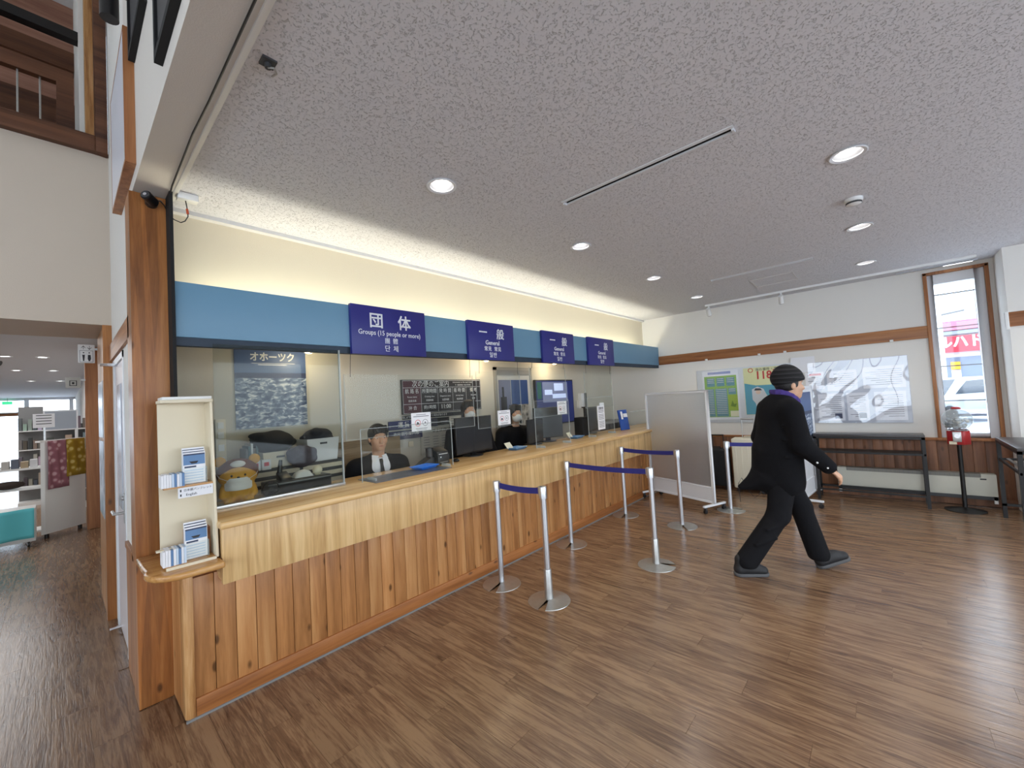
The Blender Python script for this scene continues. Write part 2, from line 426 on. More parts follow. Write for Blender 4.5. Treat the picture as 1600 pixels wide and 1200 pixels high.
# ------------------------------------------------------------------ ceilings and walls
DOWN = [(x, y) for y in (1.93, .07, -1.8) for x in (1.59, 3.15, 4.72, 6.22)]
SLOTS = [(2.355, 2.387, .5, 1.55), (5.455, 5.487, .49, 1.5)]
def ceiling():
    bm = bmesh.new()
    def loop(pts):
        vs = [bm.verts.new(p) for p in pts]
        return [bm.edges.new((vs[i], vs[(i+1) % len(vs)])) for i in range(len(vs))]
    Z = 2.913
    es = loop([(.47,-4.2,Z),(6.9,-4.2,Z),(6.9,-1.1,Z),(7.45,-1.1,Z),(7.45,3.42,Z),(.47,3.42,Z)])
    for x, y in DOWN: es += loop([(x+.074*math.cos(2*PI*i/28), y+.074*math.sin(2*PI*i/28), Z) for i in range(28)])
    for x0, x1, y0, y1 in SLOTS: es += loop([(x0,y0,Z),(x1,y0,Z),(x1,y1,Z),(x0,y1,Z)])
    bmesh.ops.triangle_fill(bm, use_beauty=True, use_dissolve=False, edges=es)
    for f in bm.faces:
        if f.normal.z > 0: f.normal_flip()
    g = bmesh.ops.create_cube(bm, size=1)
    bmesh.ops.transform(bm, matrix=Matrix.Translation((3.96,-.4,3.12)) @ Matrix.Diagonal((7.1,7.8,.1,1)), verts=g['verts'])
    me = bpy.data.meshes.new('ceiling'); bm.to_mesh(me); bm.free()
    me.materials.append(M['ceiling'])
    struct(place('ceiling', me, (0,0,0)), 'grey pitted rock-wool ceiling above the ticket hall')
ceiling()
def upper_wall():
    o = B(.29, .455, -4.2, 3.42, 2.9, 6.1).out('wall_upper', M['beam_wall'])
    struct(o, 'white upper wall and its soffit along the edge of the hall ceiling')
    t = B(.455, .478, -4.2, 3.12, 2.893, 2.935).out('trim_1', M['white'], None, bevel=.003)
    struct(t, 'thin white edge trim between soffit and ceiling')
upper_wall()
# office shell
struct(B(.43, 7.4, 4.0, 4.1, 0, 3.0).out('wall_back', M['office_wall']), 'beige back wall of the ticket office')
struct(B(.45, 7.36, 3.3, 3.36, 2.16, 2.913).out('wall_cove', M['warm_wall']), 'cream wall above the blue fascia lit by the cove light')
struct(B(.45, 7.36, 3.36, 4.0, 2.2, 2.26).out('ceiling_office', M['plaster_ceiling']), 'low plaster ceiling inside the ticket office')
struct(B(.45, 7.36, 3.25, 3.34, 2.886, 2.913).out('trim_2', M['plaster_ceiling']), 'pale trim where cove wall meets the ceiling')
# left wall with door leading off, pillar
def left_wall():
    m = MB()
    m.box(.29, .43, 3.3, 3.8, 0, 2.9); m.box(.29, .43, 4.56, 4.7, 0, 2.9); m.box(.29, .43, 3.8, 4.56, 2.06, 2.9)
    m.box(.29, .455, 3.42, 4.7, 2.9, 6.1)
    w = struct(m.out('wall_left', M['white_wall']), 'white side wall running back from the wooden pillar')
    struct(B(.272, .292, 3.26, 3.72, .76, .80).out('trim_3', M['trim_v'], None, bevel=.004), 'wooden cap rail on the side wall beside the pillar')
    struct(B(.278, .292, 3.26, 3.72, 0, .76).out('baseboard_left', M['trim_v']), 'wooden dado panel low on the side wall')
    struct(B(.272, .292, 3.26, 4.7, 2.07, 2.2).out('trim_4', M['band']), 'wooden band running above the side door')
    d = MB(); d.box(.285, .30, 3.80, 3.845, 0, 2.06); d.box(.285, .30, 4.515, 4.56, 0, 2.06); d.box(.285, .30, 3.80, 4.56, 2.015, 2.06)
    door = d.out('door_1', M['white_metal']); struct(door, 'white framed side door with steel lever handle')
    B(.295, .33, 3.85, 4.51, .01, 2.01).out('door_leaf', plain('door_pinkish_white', lin(214,206,208), .35), door)
    B(.288, .296, 4.05, 4.32, .95, 1.85).out('door_glass', plain('door_frosted_glass', lin(190,196,206), .2), door)
    h = MB(); h.cyl((.295, 3.92, .95), (.23, 3.92, .95), .009, n=10); h.cyl((.235, 3.92, .95), (.235, 4.05, .95), .009, n=10); h.box(.285, .296, 3.895, 3.945, .88, 1.08)
    h.out('door_handle', M['steel'], door, True)
    MB().cyl((.296, 3.92, 1.05), (.275, 3.92, 1.05), .016, n=12).out('lock_cylinder', M['chrome'], door, True)
    MB().box(.24, .30, 4.3, 4.36, 2.0, 2.02).cyl((.20, 4.33, 2.01), (.30, 4.33, 2.01), .012, n=10).out('door_closer', M['chrome'], door)
    MB().cyl((.23, 4.4, .03), (.30, 4.4, .03), .012, n=10).out('door_stop', M['chrome'], door)
left_wall()
struct(B(.272, .435, 3.115, 3.32, 0, 2.893).out('pillar', M['pillar']), 'laminated pine pillar at the end of the ticket counter')
struct(B(.436, .452, 3.0, 4.0, 1.0, 2.9).out('trim_5', M['matt_black']), 'thin matt black strip beside the pine pillar')  # matt black strip along the inner side of the pillar
# atrium far wall: lintel above passage and upper opening
def lintel():
    m = MB(); m.box(-6.2, .29, 4.7, 4.9, 2.375, 3.83); m.box(-6.2, .29, 4.9, 5.5, 2.375, 2.6); m.box(-6.2, .29, 4.7, 4.9, 6.0, 6.3); m.box(-6.2, -2.2, 4.7, 5.5, 0, 2.375)
    struct(m.out('wall_lintel', M['lintel_wall']), 'cream wall above the passage to the souvenir shop')
    struct(B(.235, .29, 4.69, 4.76, 0, 2.375).out('trim_6', M['pillar']), 'orange wooden post at the edge of the shop passage')
    struct(B(.24, .43, 4.76, 5.5, 0, 2.375).out('trim_7', M['reveal']), 'pale wooden reveal of the shop passage')
lintel()
def balcony():
    fr = MB(); fr.box(.21, .285, 4.62, 4.9, 3.79, 6.0); fr.box(-2.0, .21, 4.62, 4.9, 3.79, 3.92)
    f = struct(fr.out('window_1', M['dark_wood'], None, bevel=.006), 'brown wooden frame of the upper interior opening')
    B(.16, .21, 4.74, 4.86, 3.92, 6.0).out('inner_jamb', M['post_wood'], f)
    r = thing('balcony_railing', 'dark brown balcony railing with thin metal bars in the upper opening', 'railing', (-.9, 5.0, 3.92))
    B(-2.0, .1, 4.96, 5.02, 4.46, 4.58).out('top_rail', M['dark_wood'], r)
    B(-2.0, .1, 4.96, 5.02, 3.92, 4.02).out('bottom_rail', M['dark_wood'], r)
    B(.0, .1, 4.96, 5.02, 4.02, 4.46).out('end_post', M['dark_wood'], r)
    for i in range(12): MB().cyl((-.09-i*.12, 4.99, 4.02), (-.09-i*.12, 4.99, 4.46), .006, n=8).out('bar', M['steel'], r)
    B(-2.0, .14, 4.92, 5.0, 4.86, 4.94).out('handrail', M['black_metal'], r)
    struct(B(-2.4, .29, 6.2, 6.3, 3.6, 6.3).out('wall_gallery', M['rose_wood']), 'rosy wood panelled wall behind the upper balcony')
    struct(B(-2.4, .13, 6.14, 6.2, 3.9, 4.95).out('wall_gallery_dado', M['dark_wood']), 'dark timber dado along the upper gallery wall')
    struct(B(-2.4, .29, 6.08, 6.2, 5.28, 5.48).out('trim_8', M['dark_wood']), 'dark wooden beam along the upper gallery wall')
    struct(B(-2.4, .29, 4.9, 6.3, 3.72, 3.9).out('floor_gallery', M['dark_wood']), 'dark timber floor of the upper gallery')
    struct(B(.13, .29, 4.9, 6.3, 3.9, 6.3).out('wall_gallery_side', M['white_wall']), 'white end wall of the upper gallery')
balcony()
# far wall with window and return
def far_wall():
    m = MB(); X0, X1 = 7.36, 7.5
    m.box(X0, X1, -.44, 4.1, 0, 3.0); m.box(X0, X1, -1.05, -.44, 2.84, 3.0); m.box(X0, X1, -1.05, -.44, 0, .765); m.box(X0, X1, -1.05, -.955, .765, 2.84)
    w = struct(m.out('wall_far', M['white_wall']), 'white end wall of the hall with a tall narrow window')
    struct(MB().box(6.87, 7.5, -1.2, -1.03, 0, 2.913).box(6.87, 7.5, -4.2, -1.2, 0, 2.913).out('wall_return', M['white_wall']), 'white wall return beside the tall window')
    struct(B(7.342, 7.36, -.45, 3.02, 2.05, 2.205).out('trim_9', M['band'], None, bevel=.003), 'brown wooden band running along the end wall')
    struct(B(6.852, 6.872, -4.2, -1.0, 2.05, 2.205).out('trim_10', M['band'], None, bevel=.003), 'brown wooden band on the wall return')
    struct(B(7.33, 7.36, -.99, 3.0, .765, .80).out('trim_11', M['band'], None, bevel=.004), 'wooden cap rail above the end wall wainscot')
    wb = struct(B(7.352, 7.362, -1.03, 2.8, .0, .77).out('wall_wainscot', M['wains']), 'brown board wainscot along the end wall')
    me = None
    for i in range(38):
        y = -1.02+i*.1
        if me is None:
            o = B(7.338, 7.354, y+.001, y+.099, .09, .766).out('board', M['wains'], wb, bevel=.002); me = o.data
        else: place('board', me, (7.346, y+.05, .09), wb)
    struct(B(7.33, 7.362, -1.03, 2.8, 0, .09).out('baseboard_far', M['wains']), 'brown baseboard under the wainscot')
    wr = struct(B(6.862, 6.872, -4.2, -1.03, 0, .77).out('wall_wainscot_return', M['wains']), 'brown wainscot on the wall return')
    # window
    c = MB(); c.box(7.335, 7.5, -.475, -.44, .765, 2.86); c.box(7.335, 7.5, -.99, -.955, .765, 2.86); c.box(7.335, 7.5, -.99, -.44, 2.83, 2.865); c.box(7.32, 7.5, -1.0, -.43, .765, .79)
    win = struct(c.out('window_2', M['trim_v'], None, bevel=.003), 'tall narrow window with white frame and wooden casing')
    f = MB(); f.box(7.37, 7.46, -.53, -.475, .79, 2.83); f.box(7.37, 7.46, -.955, -.875, .79, 2.83); f.box(7.37, 7.46, -.875, -.53, 2.71, 2.83); f.box(7.37, 7.46, -.875, -.53, .79, .86)
    f.out('window_frame', M['white_metal'], win, bevel=.004)
    B(7.41, 7.416, -.875, -.53, .86, 2.71).out('window_pane', M['glass'], win)
    for z in (2.58, 2.16, 1.68, 1.25): B(7.424, 7.43, -.875, -.53, z-.007, z+.007).out('glazing_bar', M['grey'], win)
    MB().box(7.355, 7.372, -.50, -.485, 1.28, 1.42).cyl((7.36, -.49, 1.4), (7.33, -.49, 1.4), .01, n=8).out('window_latch', M['white_metal'], win)
far_wall()
# walls of the hall that lie behind the camera, with the big windows that light it
def back_walls():
    m = MB(); m.box(-6.2, -6, -4.2, 26, 0, .4); m.box(-6.2, -6, -4.2, 26, 3.4, 6.1); m.box(-6.2, -6, -4.2, -3.5, .4, 3.4); m.box(-6.2, -6, 3.0, 26, .4, 3.4)
    for y in (-1.9, -.3, 1.4): m.box(-6.15, -6.02, y-.06, y+.06, .4, 3.4)
    struct(m.out('wall_entrance', M['white_wall']), 'white entrance wall with tall glazing behind the viewer')
    m = MB(); m.box(-6.2, 7, -4.2, -4, 0, .4); m.box(-6.2, 7, -4.2, -4, 2.7, 6.1); m.box(-6.2, -4.2, -4.2, -4, .4, 2.7); m.box(6.5, 7, -4.2, -4, .4, 2.7)
    for x in (-1.5, 1.2, 3.9): m.box(x-.06, x+.06, -4.15, -4.02, .4, 2.7)
    struct(m.out('wall_street', M['white_wall']), 'white street wall with wide windows behind the viewer')
    struct(B(-6.2, .5, -4.2, 6.4, 6.05, 6.2).out('ceiling_atrium', M['plaster_ceiling']), 'high plain ceiling over the entrance atrium')
back_walls()
# ------------------------------------------------------------------ ticket counter
def counter():
    t = thing('ticket_counter', 'long wooden ticket counter with knotty pine front and pale ash top', 'counter', (3.9, 2.95, 0))
    B(.44, 7.33, 2.812, 3.18, .01, .97).out('carcass', M['kick'], t)
    me = None
    n = 0
    for i in range(69):
        x = .455+i*.1
        if x+.1 > 7.34: break
        if me is None:
            o = B(x+.0012, x+.0988, 2.79, 2.815, .095, .72).out('board', M['pine'], t, bevel=.003); me = o.data
        else: place('board', me, (x+.05, 2.8025, .095), t)
    B(.463, 7.33, 2.776, 2.815, .008, .1).out('kick_board', M['kick'], t, bevel=.003)
    B(.42, 7.33, 2.77, 2.782, .0, .012).out('floor_seal', M['grey'], t)
    MB().prism([(.418,2.79),(.432,2.776),(.462,2.776),(.462,2.86),(.418,2.86)], .01, .795, 'z').out('corner_post', M['post_wood'], t, bevel=.004)
    B(.42, .44, 2.86, 3.115, .01, .795).out('end_panel', M['pine'], t)
    p = B(.57, 7.34, 2.66, 2.70, .68, .976).out('front_panel', M['ash'], t, bevel=.003)
    B(.575, 7.34, 2.70, 2.81, .69, .72).out('panel_soffit', M['ash'], t)
    B(.572, .61, 2.70, 3.28, .70, .976).out('panel_end', M['ash'], t)
    B(.56, 7.345, 2.636, 3.31, .972, 1.01).out('counter_top', M['ash_top'], t, bevel=.008, segs=3)
    pts = [(.568, 3.11), (.568, 2.585)]
    for i in range(13):
        a = -PI/2 - (PI*.62)*i/12
        pts.append((.42+.155*math.cos(a), 2.74+.155*math.sin(a)*1.0))
    pts.append((.27, 2.9)); pts.append((.27, 3.11))
    MB().prism(pts, .788, .82, 'z').out('end_shelf', M['shelf_wood'], t, bevel=.011, segs=3)
counter()

# ------------------------------------------------------------------ fascia and signs
def fascia():
    f = struct(B(.45, 7.36, 3.02, 3.08, 2.05, 2.378).out('beam_fascia', M['fascia'], None, bevel=.003), 'long slate blue fascia beam above the ticket windows')
    B(.45, 7.36, 3.035, 3.09, 2.0, 2.052).out('lower_lip', M['fascia_dark'], f)
    B(.45, 7.36, 3.08, 3.3, 2.1, 2.14).out('trough', M['plaster_ceiling'], f)
    X = [(1.5, 2.185, 'group counter'), (2.695, 3.36, 'General sign closest to the group sign'), (3.875, 4.54, 'middle one of the three General signs'), (4.9, 5.61, 'General sign farthest from the group sign')]
    for i, (a, b, lab) in enumerate(X):
        if i == 0: label = 'deep blue sign reading Groups 15 people or more'
        else: label = 'deep blue ' + lab
        s = B(a, b, 2.985, 3.019, 1.995, 2.385).out('counter_sign', M['sign_blue'], None, bevel=.002)
        tag(s, label, 'sign', 'hanging blue counter signs')
        c = (a+b)/2; y = 2.984; T = M['sign_text']
        if i == 0:
            text('団', .128, T, s, (c-.13, y, 2.262), bold=.0022); text('体', .128, T, s, (c+.13, y, 2.262), bold=.0022)
            text('Groups (15 people or more)', .056, T, s, (c, y, 2.17), bold=.0003, sx=.88)
            text('團 體', .05, T, s, (c, y, 2.108), bold=.0, space=1.2); text('단 체', .056, T, s, (c, y, 2.045), bold=.0002, space=1.2)
        else:
            text('一', .115, T, s, (c-.13, y, 2.27), bold=.0022); text('般', .115, T, s, (c+.12, y, 2.262), bold=.0022)
            text('General', .064, T, s, (c, y, 2.172), bold=.001)
            text('常見  常见', .05, T, s, (c, y, 2.108), bold=.0006, space=1.15); text('일반', .058, T, s, (c, y, 2.045), bold=.0006, space=1.15)
    # cove lamps in the trough
    tube = emit('cove_tube', (1, .93, .72, 1), 3.0)
    for i in range(5):
        x0 = .55+i*1.31
        o = thing('cove_lamp', 'slim fluorescent tube hidden in the cove above the fascia', 'lamp', (x0+.62, 3.19, 2.14), group='cove lamps behind the fascia')
        B(x0, x0+1.24, 3.165, 3.215, 2.14, 2.165).out('lamp_body', M['white'], o)
        MB().cyl((x0+.03, 3.19, 2.185), (x0+1.21, 3.19, 2.185), .013, n=10).out('tube', tube, o, True)
        d = bpy.data.lights.new('cove_glow', 'AREA'); d.shape = 'RECTANGLE'; d.size = 1.2; d.size_y = .05; d.energy = COVE_W; d.color = (1, .95, .76)
        l = link(bpy.data.objects.new('cove_glow', d)); l.parent = o; l.location = (0, 0, .075); l.rotation_euler = (PI, 0, 0)
COVE_W = 6
fascia()

# ------------------------------------------------------------------ ceiling fixtures
LAMP_W = 30
def downlights():
    lampm = emit('lamp_disc', (1, .97, .93, 1), 13)
    refl = plain('reflector', lin(140,140,142), .4, metal=.3)
    proto = None
    names = {(0,0): 'recessed downlight nearest the group sign', (0,1): 'recessed downlight above the first General sign', (0,2): 'recessed downlight second from the end wall in the counter row', (0,3): 'recessed downlight by the end wall in the counter row',
             (1,1): 'large bright recessed downlight in the row away from the counter', (1,2): 'recessed downlight just beyond the smoke detector', (1,3): 'recessed downlight by the end wall near the window'}
    for k, (x, y) in enumerate(DOWN):
        lab = names.get((k//4, k % 4), 'recessed round ceiling downlight behind the viewer')
        if proto is None:
            t = thing('downlight', lab, 'ceiling light', (0, 0, 0), group='recessed downlights', local=True)
            MB().lathe([(.074, .0), (.092, -.004), (.094, -.008), (.088, -.011), (.072, -.006), (.072, 0)], n=32).out('trim_ring', M['white_metal'], t, True, origin=(0,0,0))
            MB().lathe([(.073, -.004), (.066, .03), (.05, .068), (.047, .07)], n=32).out('reflector', refl, t, True, origin=(0,0,0))
            MB().lathe([(.038, .069), (.044, .045), (.04, .026), (.024, .016), (0, .014)], n=24).out('lamp_bulb', lampm, t, True, origin=(0,0,0))
            d = bpy.data.lights.new('downlight_beam', 'SPOT'); d.energy = LAMP_W; d.spot_size = math.radians(118); d.spot_blend = .7; d.color = (1, .96, .9); d.shadow_soft_size = .045
            l = link(bpy.data.objects.new('downlight_beam', d)); l.parent = t; l.location = (0, 0, .002)
            t.location = (x, y, 2.913); proto = t
        else: dup(proto, (x, y, 2.913), 0, lab)
downlights()
def ceiling_bits():
    for (x0, x1, y0, y1), lab in zip(SLOTS, ('long dark slot diffuser in the ceiling near the group sign', 'thin slot diffuser in the ceiling near the end wall')):
        t = thing('slot_diffuser', lab, 'air vent', ((x0+x1)/2, (y0+y1)/2, 2.9), group='ceiling slot diffusers')
        m = MB(); m.box(x0-.024, x0, y0-.012, y1+.012, 2.909, 2.917); m.box(x1, x1+.014, y0-.012, y1+.012, 2.908, 2.917); m.box(x0, x1, y0-.012, y0, 2.9, 2.917); m.box(x0, x1, y1, y1+.012, 2.9, 2.917)
        m.out('frame', M['white_metal'], t)
        B(x0-.002, x1+.002, y0-.002, y1+.002, 2.93, 2.935).out('duct_back', M['matt_black'], t)
        B(x0+.012, x0+.014, y0, y1, 2.915, 2.93).out('blade', M['matt_black'], t)
        for a_, b_ in ((x0-.001, x0), (x1, x1+.001)): B(a_, b_, y0, y1, 2.917, 2.932).out('duct_side', M['matt_black'], t)
    t = thing('smoke_detector', 'round white smoke detector on the ceiling', 'smoke detector', (3.97, .08, 2.86))
    MB().lathe([(0, 2.866), (.02, 2.866), (.046, 2.874), (.046, 2.889), (.055, 2.895), (.055, 2.913)], (3.97,.08,0), 24).out('housing', M['white'], t, True)
    MB().lathe([(.0465, 2.874), (.048, 2.874), (.048, 2.887), (.0465, 2.887)], (3.97,.08,0), 24).out('vent_ring', M['dark_grey'], t)
    # access hatch outline
    t = thing('ceiling_hatch', 'square access hatch outlined in the ceiling', 'hatch', (6.15, .96, 2.908))
    m = MB(); x0, x1, y0, y1, w = 5.92, 6.38, .73, 1.19, .008
    for a in ((x0, x1, y0, y0+w), (x0, x1, y1-w, y1), (x0, x0+w, y0, y1), (x1-w, x1, y0, y1)): m.box(*a, 2.908, 2.914)
    m.out('frame', M['plaster_ceiling'], t)
    B(x0+w, x1-w, y0+w, y1-w, 2.911, 2.9135).out('hatch_panel', M['ceiling'], t)
    # track with two spots
    t = thing('lighting_track', 'slim white lighting track along the end wall ceiling', 'light track', (6.98, .6, 2.88))
    B(6.965, 6.995, -.86, 2.05, 2.885, 2.913).out('rail', M['white'], t)
    for y, lab in ((2.0, 'small white track spotlight nearest the cove corner'), (1.02, 'small white track spotlight in the middle of the track')):
        s = thing('track_spotlight', lab, 'spotlight', (6.98, y, 2.79), group='track spotlights')
        MB().cyl((6.98, y, 2.885), (6.98, y, 2.83), .012, n=10).out('stem', M['white'], s)
        MB().cyl((6.95, y, 2.84), (7.03, y+.01, 2.75), .03, .034, 16).out('spot_head', M['white'], s, True)
        MB().cyl((7.031, y+.01, 2.7495), (7.036, y+.0105, 2.744), .028, .028, 16).out('lens', M['dark_grey'], s)
    s = thing('ceiling_strip_light', 'thin aluminium strip light along the ceiling by the tall window', 'light fitting', (7.25, -.6, 2.9))
    B(7.235, 7.265, -.9, -.2, 2.898, 2.913).out('strip_housing', M['alu'], s)
    B(7.238, 7.262, -.86, -.62, 2.894, 2.899).out('strip_diffuser', emit('strip_lit', (1,1,1,1), 2), s)
    # bracket near soffit
    s = thing('ceiling_bracket', 'small dark metal cable bracket on the ceiling near the soffit', 'bracket', (.545, 1.657, 2.88))
    MB().box(.52, .57, 1.63, 1.68, 2.905, 2.913).cyl((.545, 1.657, 2.905), (.545, 1.657, 2.888), .012, n=8).out('plate', M['dark_grey'], s)
    MB().tube([(.545,1.657,2.89), (.56,1.64,2.886), (.575,1.66,2.884), (.57,1.69,2.888)], .004, 6).out('wire', M['steel'], s)
    # junction box with hanging wires
    s = thing('junction_box', 'white ceiling junction box with loose hanging wires by the pillar', 'junction box', (.53, 3.02, 2.87))
    B(.475, .575, 2.99, 3.05, 2.873, 2.913).out('box_cover', M['white'], s, bevel=.004)
    MB().tube([(.515,3.02,2.873), (.52,3.02,2.84), (.523,3.02,2.815), (.525,3.02,2.78), (.512,3.03,2.752), (.495,3.05,2.745), (.47,3.08,2.765), (.452,3.1,2.79)], .003, 6).out('loose_wire', M['black'], s, True)
    MB().cyl((.521,3.02,2.825), (.5245,3.02,2.795), .0065, n=8).out('red_connector', plain('red_orange', lin(190,80,40), .5), s)
    # cctv camera
    s = thing('security_camera', 'black bullet security camera at the top of the pine pillar', 'camera', (.35, 3.06, 2.82))
    MB().cyl((.37, 3.115, 2.845), (.37, 3.085, 2.845), .03, n=16).ball((.37, 3.075, 2.84), .022).out('mount', M['black'], s, True)
    MB().cyl((.375, 3.07, 2.835), (.335, 3.015, 2.848), .027, .027, 18).out('camera_body', M['black'], s, True)
    MB().cyl((.3349, 3.0149, 2.848), (.331, 3.0095, 2.849), .019, .019, 16).out('lens', M['dark_grey'], s)
    MB().cyl((.3309, 3.0093, 2.849), (.3295, 3.0075, 2.8495), .009, .009, 12).out('lens_glass', M['chrome'], s)
    # black cable along soffit
    pts = [(.452, 3.11, 2.7), (.45, 3.11, 2.8), (.448, 3.105, 2.888), (.436, 2.9, 2.889), (.425, 2.3, 2.891), (.43, 2.0, 2.891), (.43, 1.4, 2.891), (.435, .4, 2.891), (.435, -1, 2.891)]
    tag(MB().tube(pts, .0045, 6).out('soffit_cable', M['black'], None, True), 'thin black cable clipped along the white soffit', 'cable')
    tag(MB().tube([(.385, 3.1, 2.865), (.41, 3.1, 2.868), (.43, 3.105, 2.845), (.446, 3.108, 2.8), (.45, 3.109, 2.77), (.46,3.105,2.76), (.458,3.1,2.79), (.448,3.108,2.8)], .0035, 6).out('camera_cable', M['black'], None, True), 'short black cable looped beside the security camera', 'cable')
ceiling_bits()

# ------------------------------------------------------------------ belt stanchions
def stanchion(lab, x, y, sleeve, notch, grp='belt stanchions in front of the counter'):
    t = thing('belt_stanchion', lab, 'stanchion', (x, y, 0), group=grp)
    a0 = math.radians(notch)+.12
    prof = [(.022, .022), (.05, .017), (.12, .008), (.163, .004), (.165, .0), (.022, 0.0)]
    MB().lathe(prof, (x,y,0), 40, a0=a0, a1=a0+2*PI-.36).out('base_plate', M['steel'], t, True)
    MB().lathe([(.0, .02), (.0235, .02), (.0235, .80), (0, .80)], (x,y,0), 20).out('pole', M['alu'], t, True)
    if sleeve: MB().lathe([(.022, .012), (.034, .012), (.03, .235), (.028, .24), (.022, .24)], (x,y,0), 20).out('sleeve', M['steel'], t, True)
    MB().lathe([(.0235, .785), (.032, .787), (.032, .872), (.029, .88), (.0, .882)], (x,y,0), 20).out('belt_head', M['alu'], t, True)
    return t
def belt(t, p, q, z=.842):
    p = Vector(p); q = Vector(q); d = (q-p).normalized(); n = Vector((-d.y, d.x))*.0012
    a = p+d*.03; b = q-d*.03; h = .024
    m = MB(); k = 8
    top = []; 
    for s_ in (1, -1):
        for i in range(k+1):
            f = i/k; c = a.lerp(b, f); sag = -.012*4*f*(1-f)
            for hh in (-h, h): top.append((c.x+s_*n.x, c.y+s_*n.y, z+hh+sag))
    m.v = top
    o = (k+1)*2
    for i in range(k):
        j = 2*i
        m.f += [(j, j+2, j+3, j+1), (o+j, o+j+1, o+j+3, o+j+2), (j+1, j+3, o+j+3, o+j+1), (j, o+j, o+j+2, j+2)]
    m.f += [(0, 1, o+1, o), (2*k, o+2*k, o+2*k+1, 2*k+1)]
    m.out('belt', M['belt'], t)
    for c, s_ in ((p, 1), (q, -1)):
        MB().obox((c.x+s_*d.x*.033, c.y+s_*d.y*.033, z), (.006, .012, .034), math.atan2(d.y, d.x)).out('belt_clip', M['steel'], t)
P = dict(a=(2.535, 2.55), b=(2.54, 2.043), c=(3.653, 2.589), d=(3.623, 1.643), e=(4.91, 2.60), f=(4.83, 1.848), g=(5.77, 1.57), h=(6.1, .93))
SA = stanchion('silver belt post beside the counter, closest to the brochure rack', *P['a'], False, 200)
SB = stanchion('silver belt post with thick lower sleeve, nearest the viewer', *P['b'], True, 200)
SC = stanchion('silver belt post beside the counter in the middle pair', *P['c'], False, 205)
SD = stanchion('silver belt post with thick lower sleeve standing out in the middle pair', *P['d'], True, 300)
SE = stanchion('silver belt post beside the counter near the translucent screen', *P['e'], False, 200)
SF = stanchion('silver belt post in front of the translucent screen', *P['f'], False, 215)
SG = stanchion('silver belt post standing just beyond the screen by the suitcases', *P['g'], False, 310)
SH = stanchion('silver belt post mostly hidden behind the walking man', *P['h'], False, 240)
belt(SB, P['b'], P['a']); belt(SD, P['d'], P['c']); belt(SF, P['f'], P['e']); belt(SG, P['g'], P['h'])

# ------------------------------------------------------------------ rolling translucent partition
def poly_mat():
    k = N('twinwall_polycarbonate'); k.t.nodes.remove(k.b)
    wv = k.n('ShaderNodeTexWave', wave_type='BANDS', bands_direction='Z', i_Scale=26.0); k.l(k.coord((1,1,1), False), wv.inputs['Vector'])
    bp = k.n('ShaderNodeBump', i_Strength=.3, i_Distance=.003); k.l(wv.outputs['Fac'], bp.inputs['Height'])
    rf = k.n('ShaderNodeBsdfRefraction', i_Roughness=.34, i_IOR=1.3); rf.inputs[0].default_value = (.95,.96,.97,1)
    tl = k.n('ShaderNodeBsdfTranslucent'); tl.inputs[0].default_value = (.9,.9,.92,1)
    df = k.n('ShaderNodeBsdfDiffuse'); df.inputs[0].default_value = (.8,.81,.83,1)
    gl = k.n('ShaderNodeBsdfGlossy', i_Roughness=.16)
    for n_ in (rf, gl): k.l(bp.outputs[0], n_.inputs['Normal'])
    m1 = k.n('ShaderNodeMixShader', i_0=.2); k.l(rf.outputs[0], m1.inputs[1]); k.l(tl.outputs[0], m1.inputs[2])
    m2 = k.n('ShaderNodeMixShader', i_0=.1); k.l(m1.outputs[0], m2.inputs[1]); k.l(df.outputs[0], m2.inputs[2])
    m3 = k.n('ShaderNodeMixShader', i_0=.07); k.l(m2.outputs[0], m3.inputs[1]); k.l(gl.outputs[0], m3.inputs[2])
    k.l(m3.outputs[0], k.o.inputs[0]); return k.m
def partition(name, lab, loc, rz, L, H, panelm, poster=False, ff=(.2, .2)):
    t = thing(name, lab, 'partition', loc, rz, local=True)
    w = .016; h = L/2
    m = MB(); m.box(-h, -h+2*w, -w, w, .1, H); m.box(h-2*w, h, -w, w, .1, H); m.box(-h, h, -w, w, H-2*w, H); m.box(-h, h, -w*.8, w*.8, .285, .31); m.box(-h, h, -w, w, .1, .125)
    m.out('frame', M['white_metal'], t, bevel=.004)
    B(-h+2*w, h-2*w, -.004, .004, .31, H-2*w).out('translucent_panel' if not poster else 'panel', panelm, t)
    B(-h+2*w, h-2*w, -.008, .008, .125, .285).out('kick_panel', M['white_metal'], t)
    for s_, fl in ((-1, ff[0]), (1, ff[1])):
        x = s_*(h-w)
        m = MB(); m.box(x-w, x+w, -fl, fl, .075, .1)
        f = m.out('foot', M['white_metal'], t, bevel=.004)
        for y in (-fl+.03, fl-.03):
            MB().cyl((x-.012, y, .028), (x+.012, y, .028), .028, n=16).out('caster', M['black'], f, True)
            MB().box(x-.018, x+.018, y-.012, y+.012, .045, .076).out('caster_fork', M['dark_grey'], f)
    return t
a, b = Vector((5.6, 1.70)), Vector((6.01, 2.72))
PARTN = partition('rolling_partition', 'translucent ribbed partition screen on casters at the end of the queue', ((a.x+b.x)/2, (a.y+b.y)/2, 0), math.atan2((b-a).y, (b-a).x), (b-a).length, 1.555, poly_mat())
